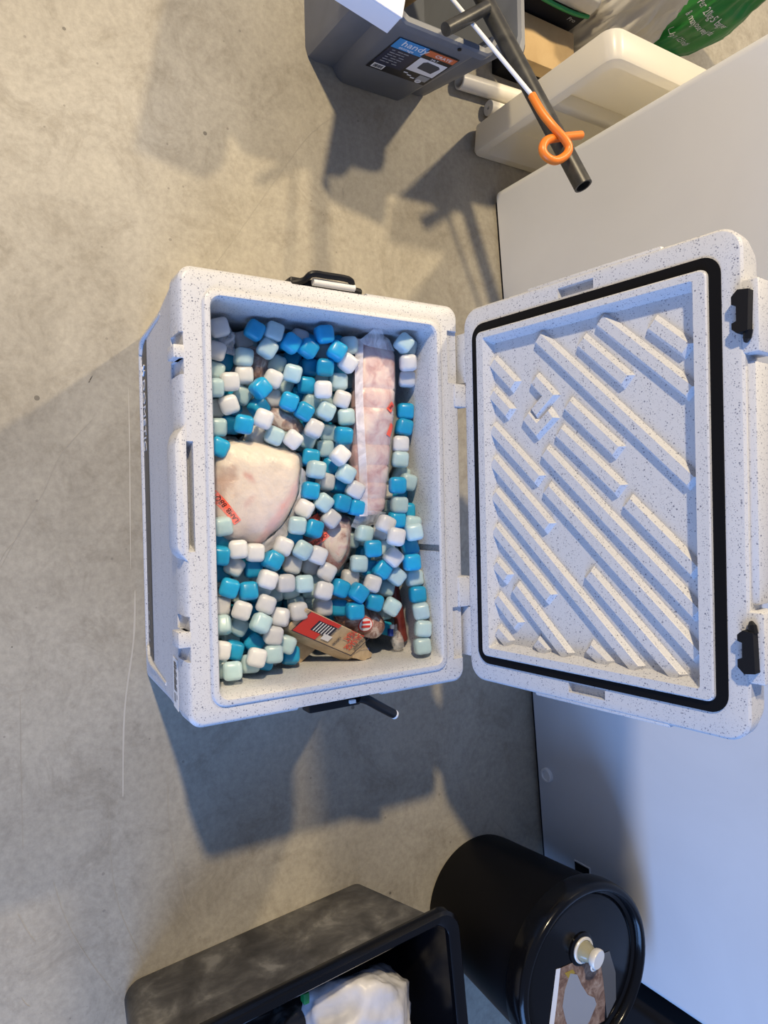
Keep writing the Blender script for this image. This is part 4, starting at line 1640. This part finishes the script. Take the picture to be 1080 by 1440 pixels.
# cartons and sacks further back
bt = thing('flat_carton', (-.81, 1.03, 0), 'low black tray with brown cardboard top between crate and cream tray', 'box')
boxo('base', (-.870, .935, 0), (-.752, 1.135, .055), 'black_matt', bt, .003)
boxo('cardboard_top', (-.866, .930, .0552), (-.748, 1.135, .098), 'card', bt, .002)
bx2 = thing('black_carton', (-1.0, 1.05, 0), 'black carton under the folded white sack at top', 'box')
boxo('carton', (-1.16, .885, 0), (-.875, 1.128, .150), 'black_matt', bx2, .003)
mxv = frame((-.8735, 1.085, .120), (0, 1, 0), (0, 0, 1))
text('lettering', 'Pro', .018, mxv, 'grey_print', bx2)
fs = thing('folded_sack', (-1.02, 1.02, .15), 'folded white sack with green hem on the black carton', 'sack')
bm = bmesh.new()
box(bm, (-1.19, .850, .1515), (-.866, 1.120, .215), .02, 3)
bmesh.ops.subdivide_edges(bm, edges=bm.edges[:], cuts=3, use_grid_fill=True)
for v in bm.verts:
    if v.co.z > .17:
        v.co += Vector(noise.noise_vector(v.co * 14)) * .012
obj('cloth', bm, 'sack', fs, True, 60)
bm = bmesh.new()
tube(bm, spline([(-.862, .862, .160), (-.860, .93, .163), (-.861, 1.0, .158), (-.860, 1.07, .160), (-.864, 1.116, .165)], 5), .0055, 8)
tag(obj('hem', bm, 'green_edge', fs, True), 'green hem')


def sack(name, c, hx, hy, h, m, label, seed, taper=.7, amp=.050):
    t_ = thing(name, (c[0], c[1], 0), label, 'sack')
    bm = bmesh.new()
    rings = []
    for k in range(15):
        u = k / 14
        s = (.80 + .20 * math.sin(PI * min(1, u * 1.5))) * (1 if u < .55 else 1 - (1 - taper) * ((u - .55) / .45))
        rings.append([(c[0] + hx * s * abs(math.cos(a)) ** .75 * (1 if math.cos(a) > 0 else -1), c[1] + hy * s * abs(math.sin(a)) ** .75 * (1 if math.sin(a) > 0 else -1), h * u) for a in [2 * PI * i / 150 for i in range(150)]])
    loft(bm, rings)
    for v in bm.verts:
        w = min(1, v.co.z / .05)
        n_ = noise.noise(Vector((v.co.x * 24, v.co.y * 24, v.co.z * 6 + seed))) + .45 * noise.noise(Vector((v.co.x * 70, v.co.y * 70, v.co.z * 14 + seed)))
        d_ = Vector((v.co.x - c[0], v.co.y - c[1], 0))
        v.co += d_.normalized() * (.5 - abs(n_)) * amp * w if d_.length > 1e-4 else Vector()
    o = obj('fabric', bm, m, t_, True, 180)
    return t_, o


sack('feed_sack', (-.985, 1.266), .122, .116, .40, 'sack', 'creased pale grey sack standing left of the green bag', 3.2)
gt, go = sack('printed_bag', (-1.080, 1.600), .090, .128, .42, 'green', 'green plastic bag with white lettering beside the freezer', 7.7, .9, .020)
# lettering wraps the bag: project along -X
gtree = surf(go)


def wrap(me):
    for v in me.vertices:
        h = gtree.ray_cast(Vector((-.7, v.co.y, v.co.z)), Vector((-1, 0, 0)))
        v.co.x = (h[0].x + .002) if h[0] is not None else -1.005


for s_, y, z, sz in (('Per 20kg 50 bag per', 1.505, .205, .033), ('& may lose weight du', 1.508, .165, .029), ('Up to 123 items', 1.520, .098, .029)):
    text('lettering', s_, sz, frame((-1.0, y, z), (0, 1, -.10), (0, .10, 1)), 'white_print', gt, 'LEFT', 0.0, .52, wrap)
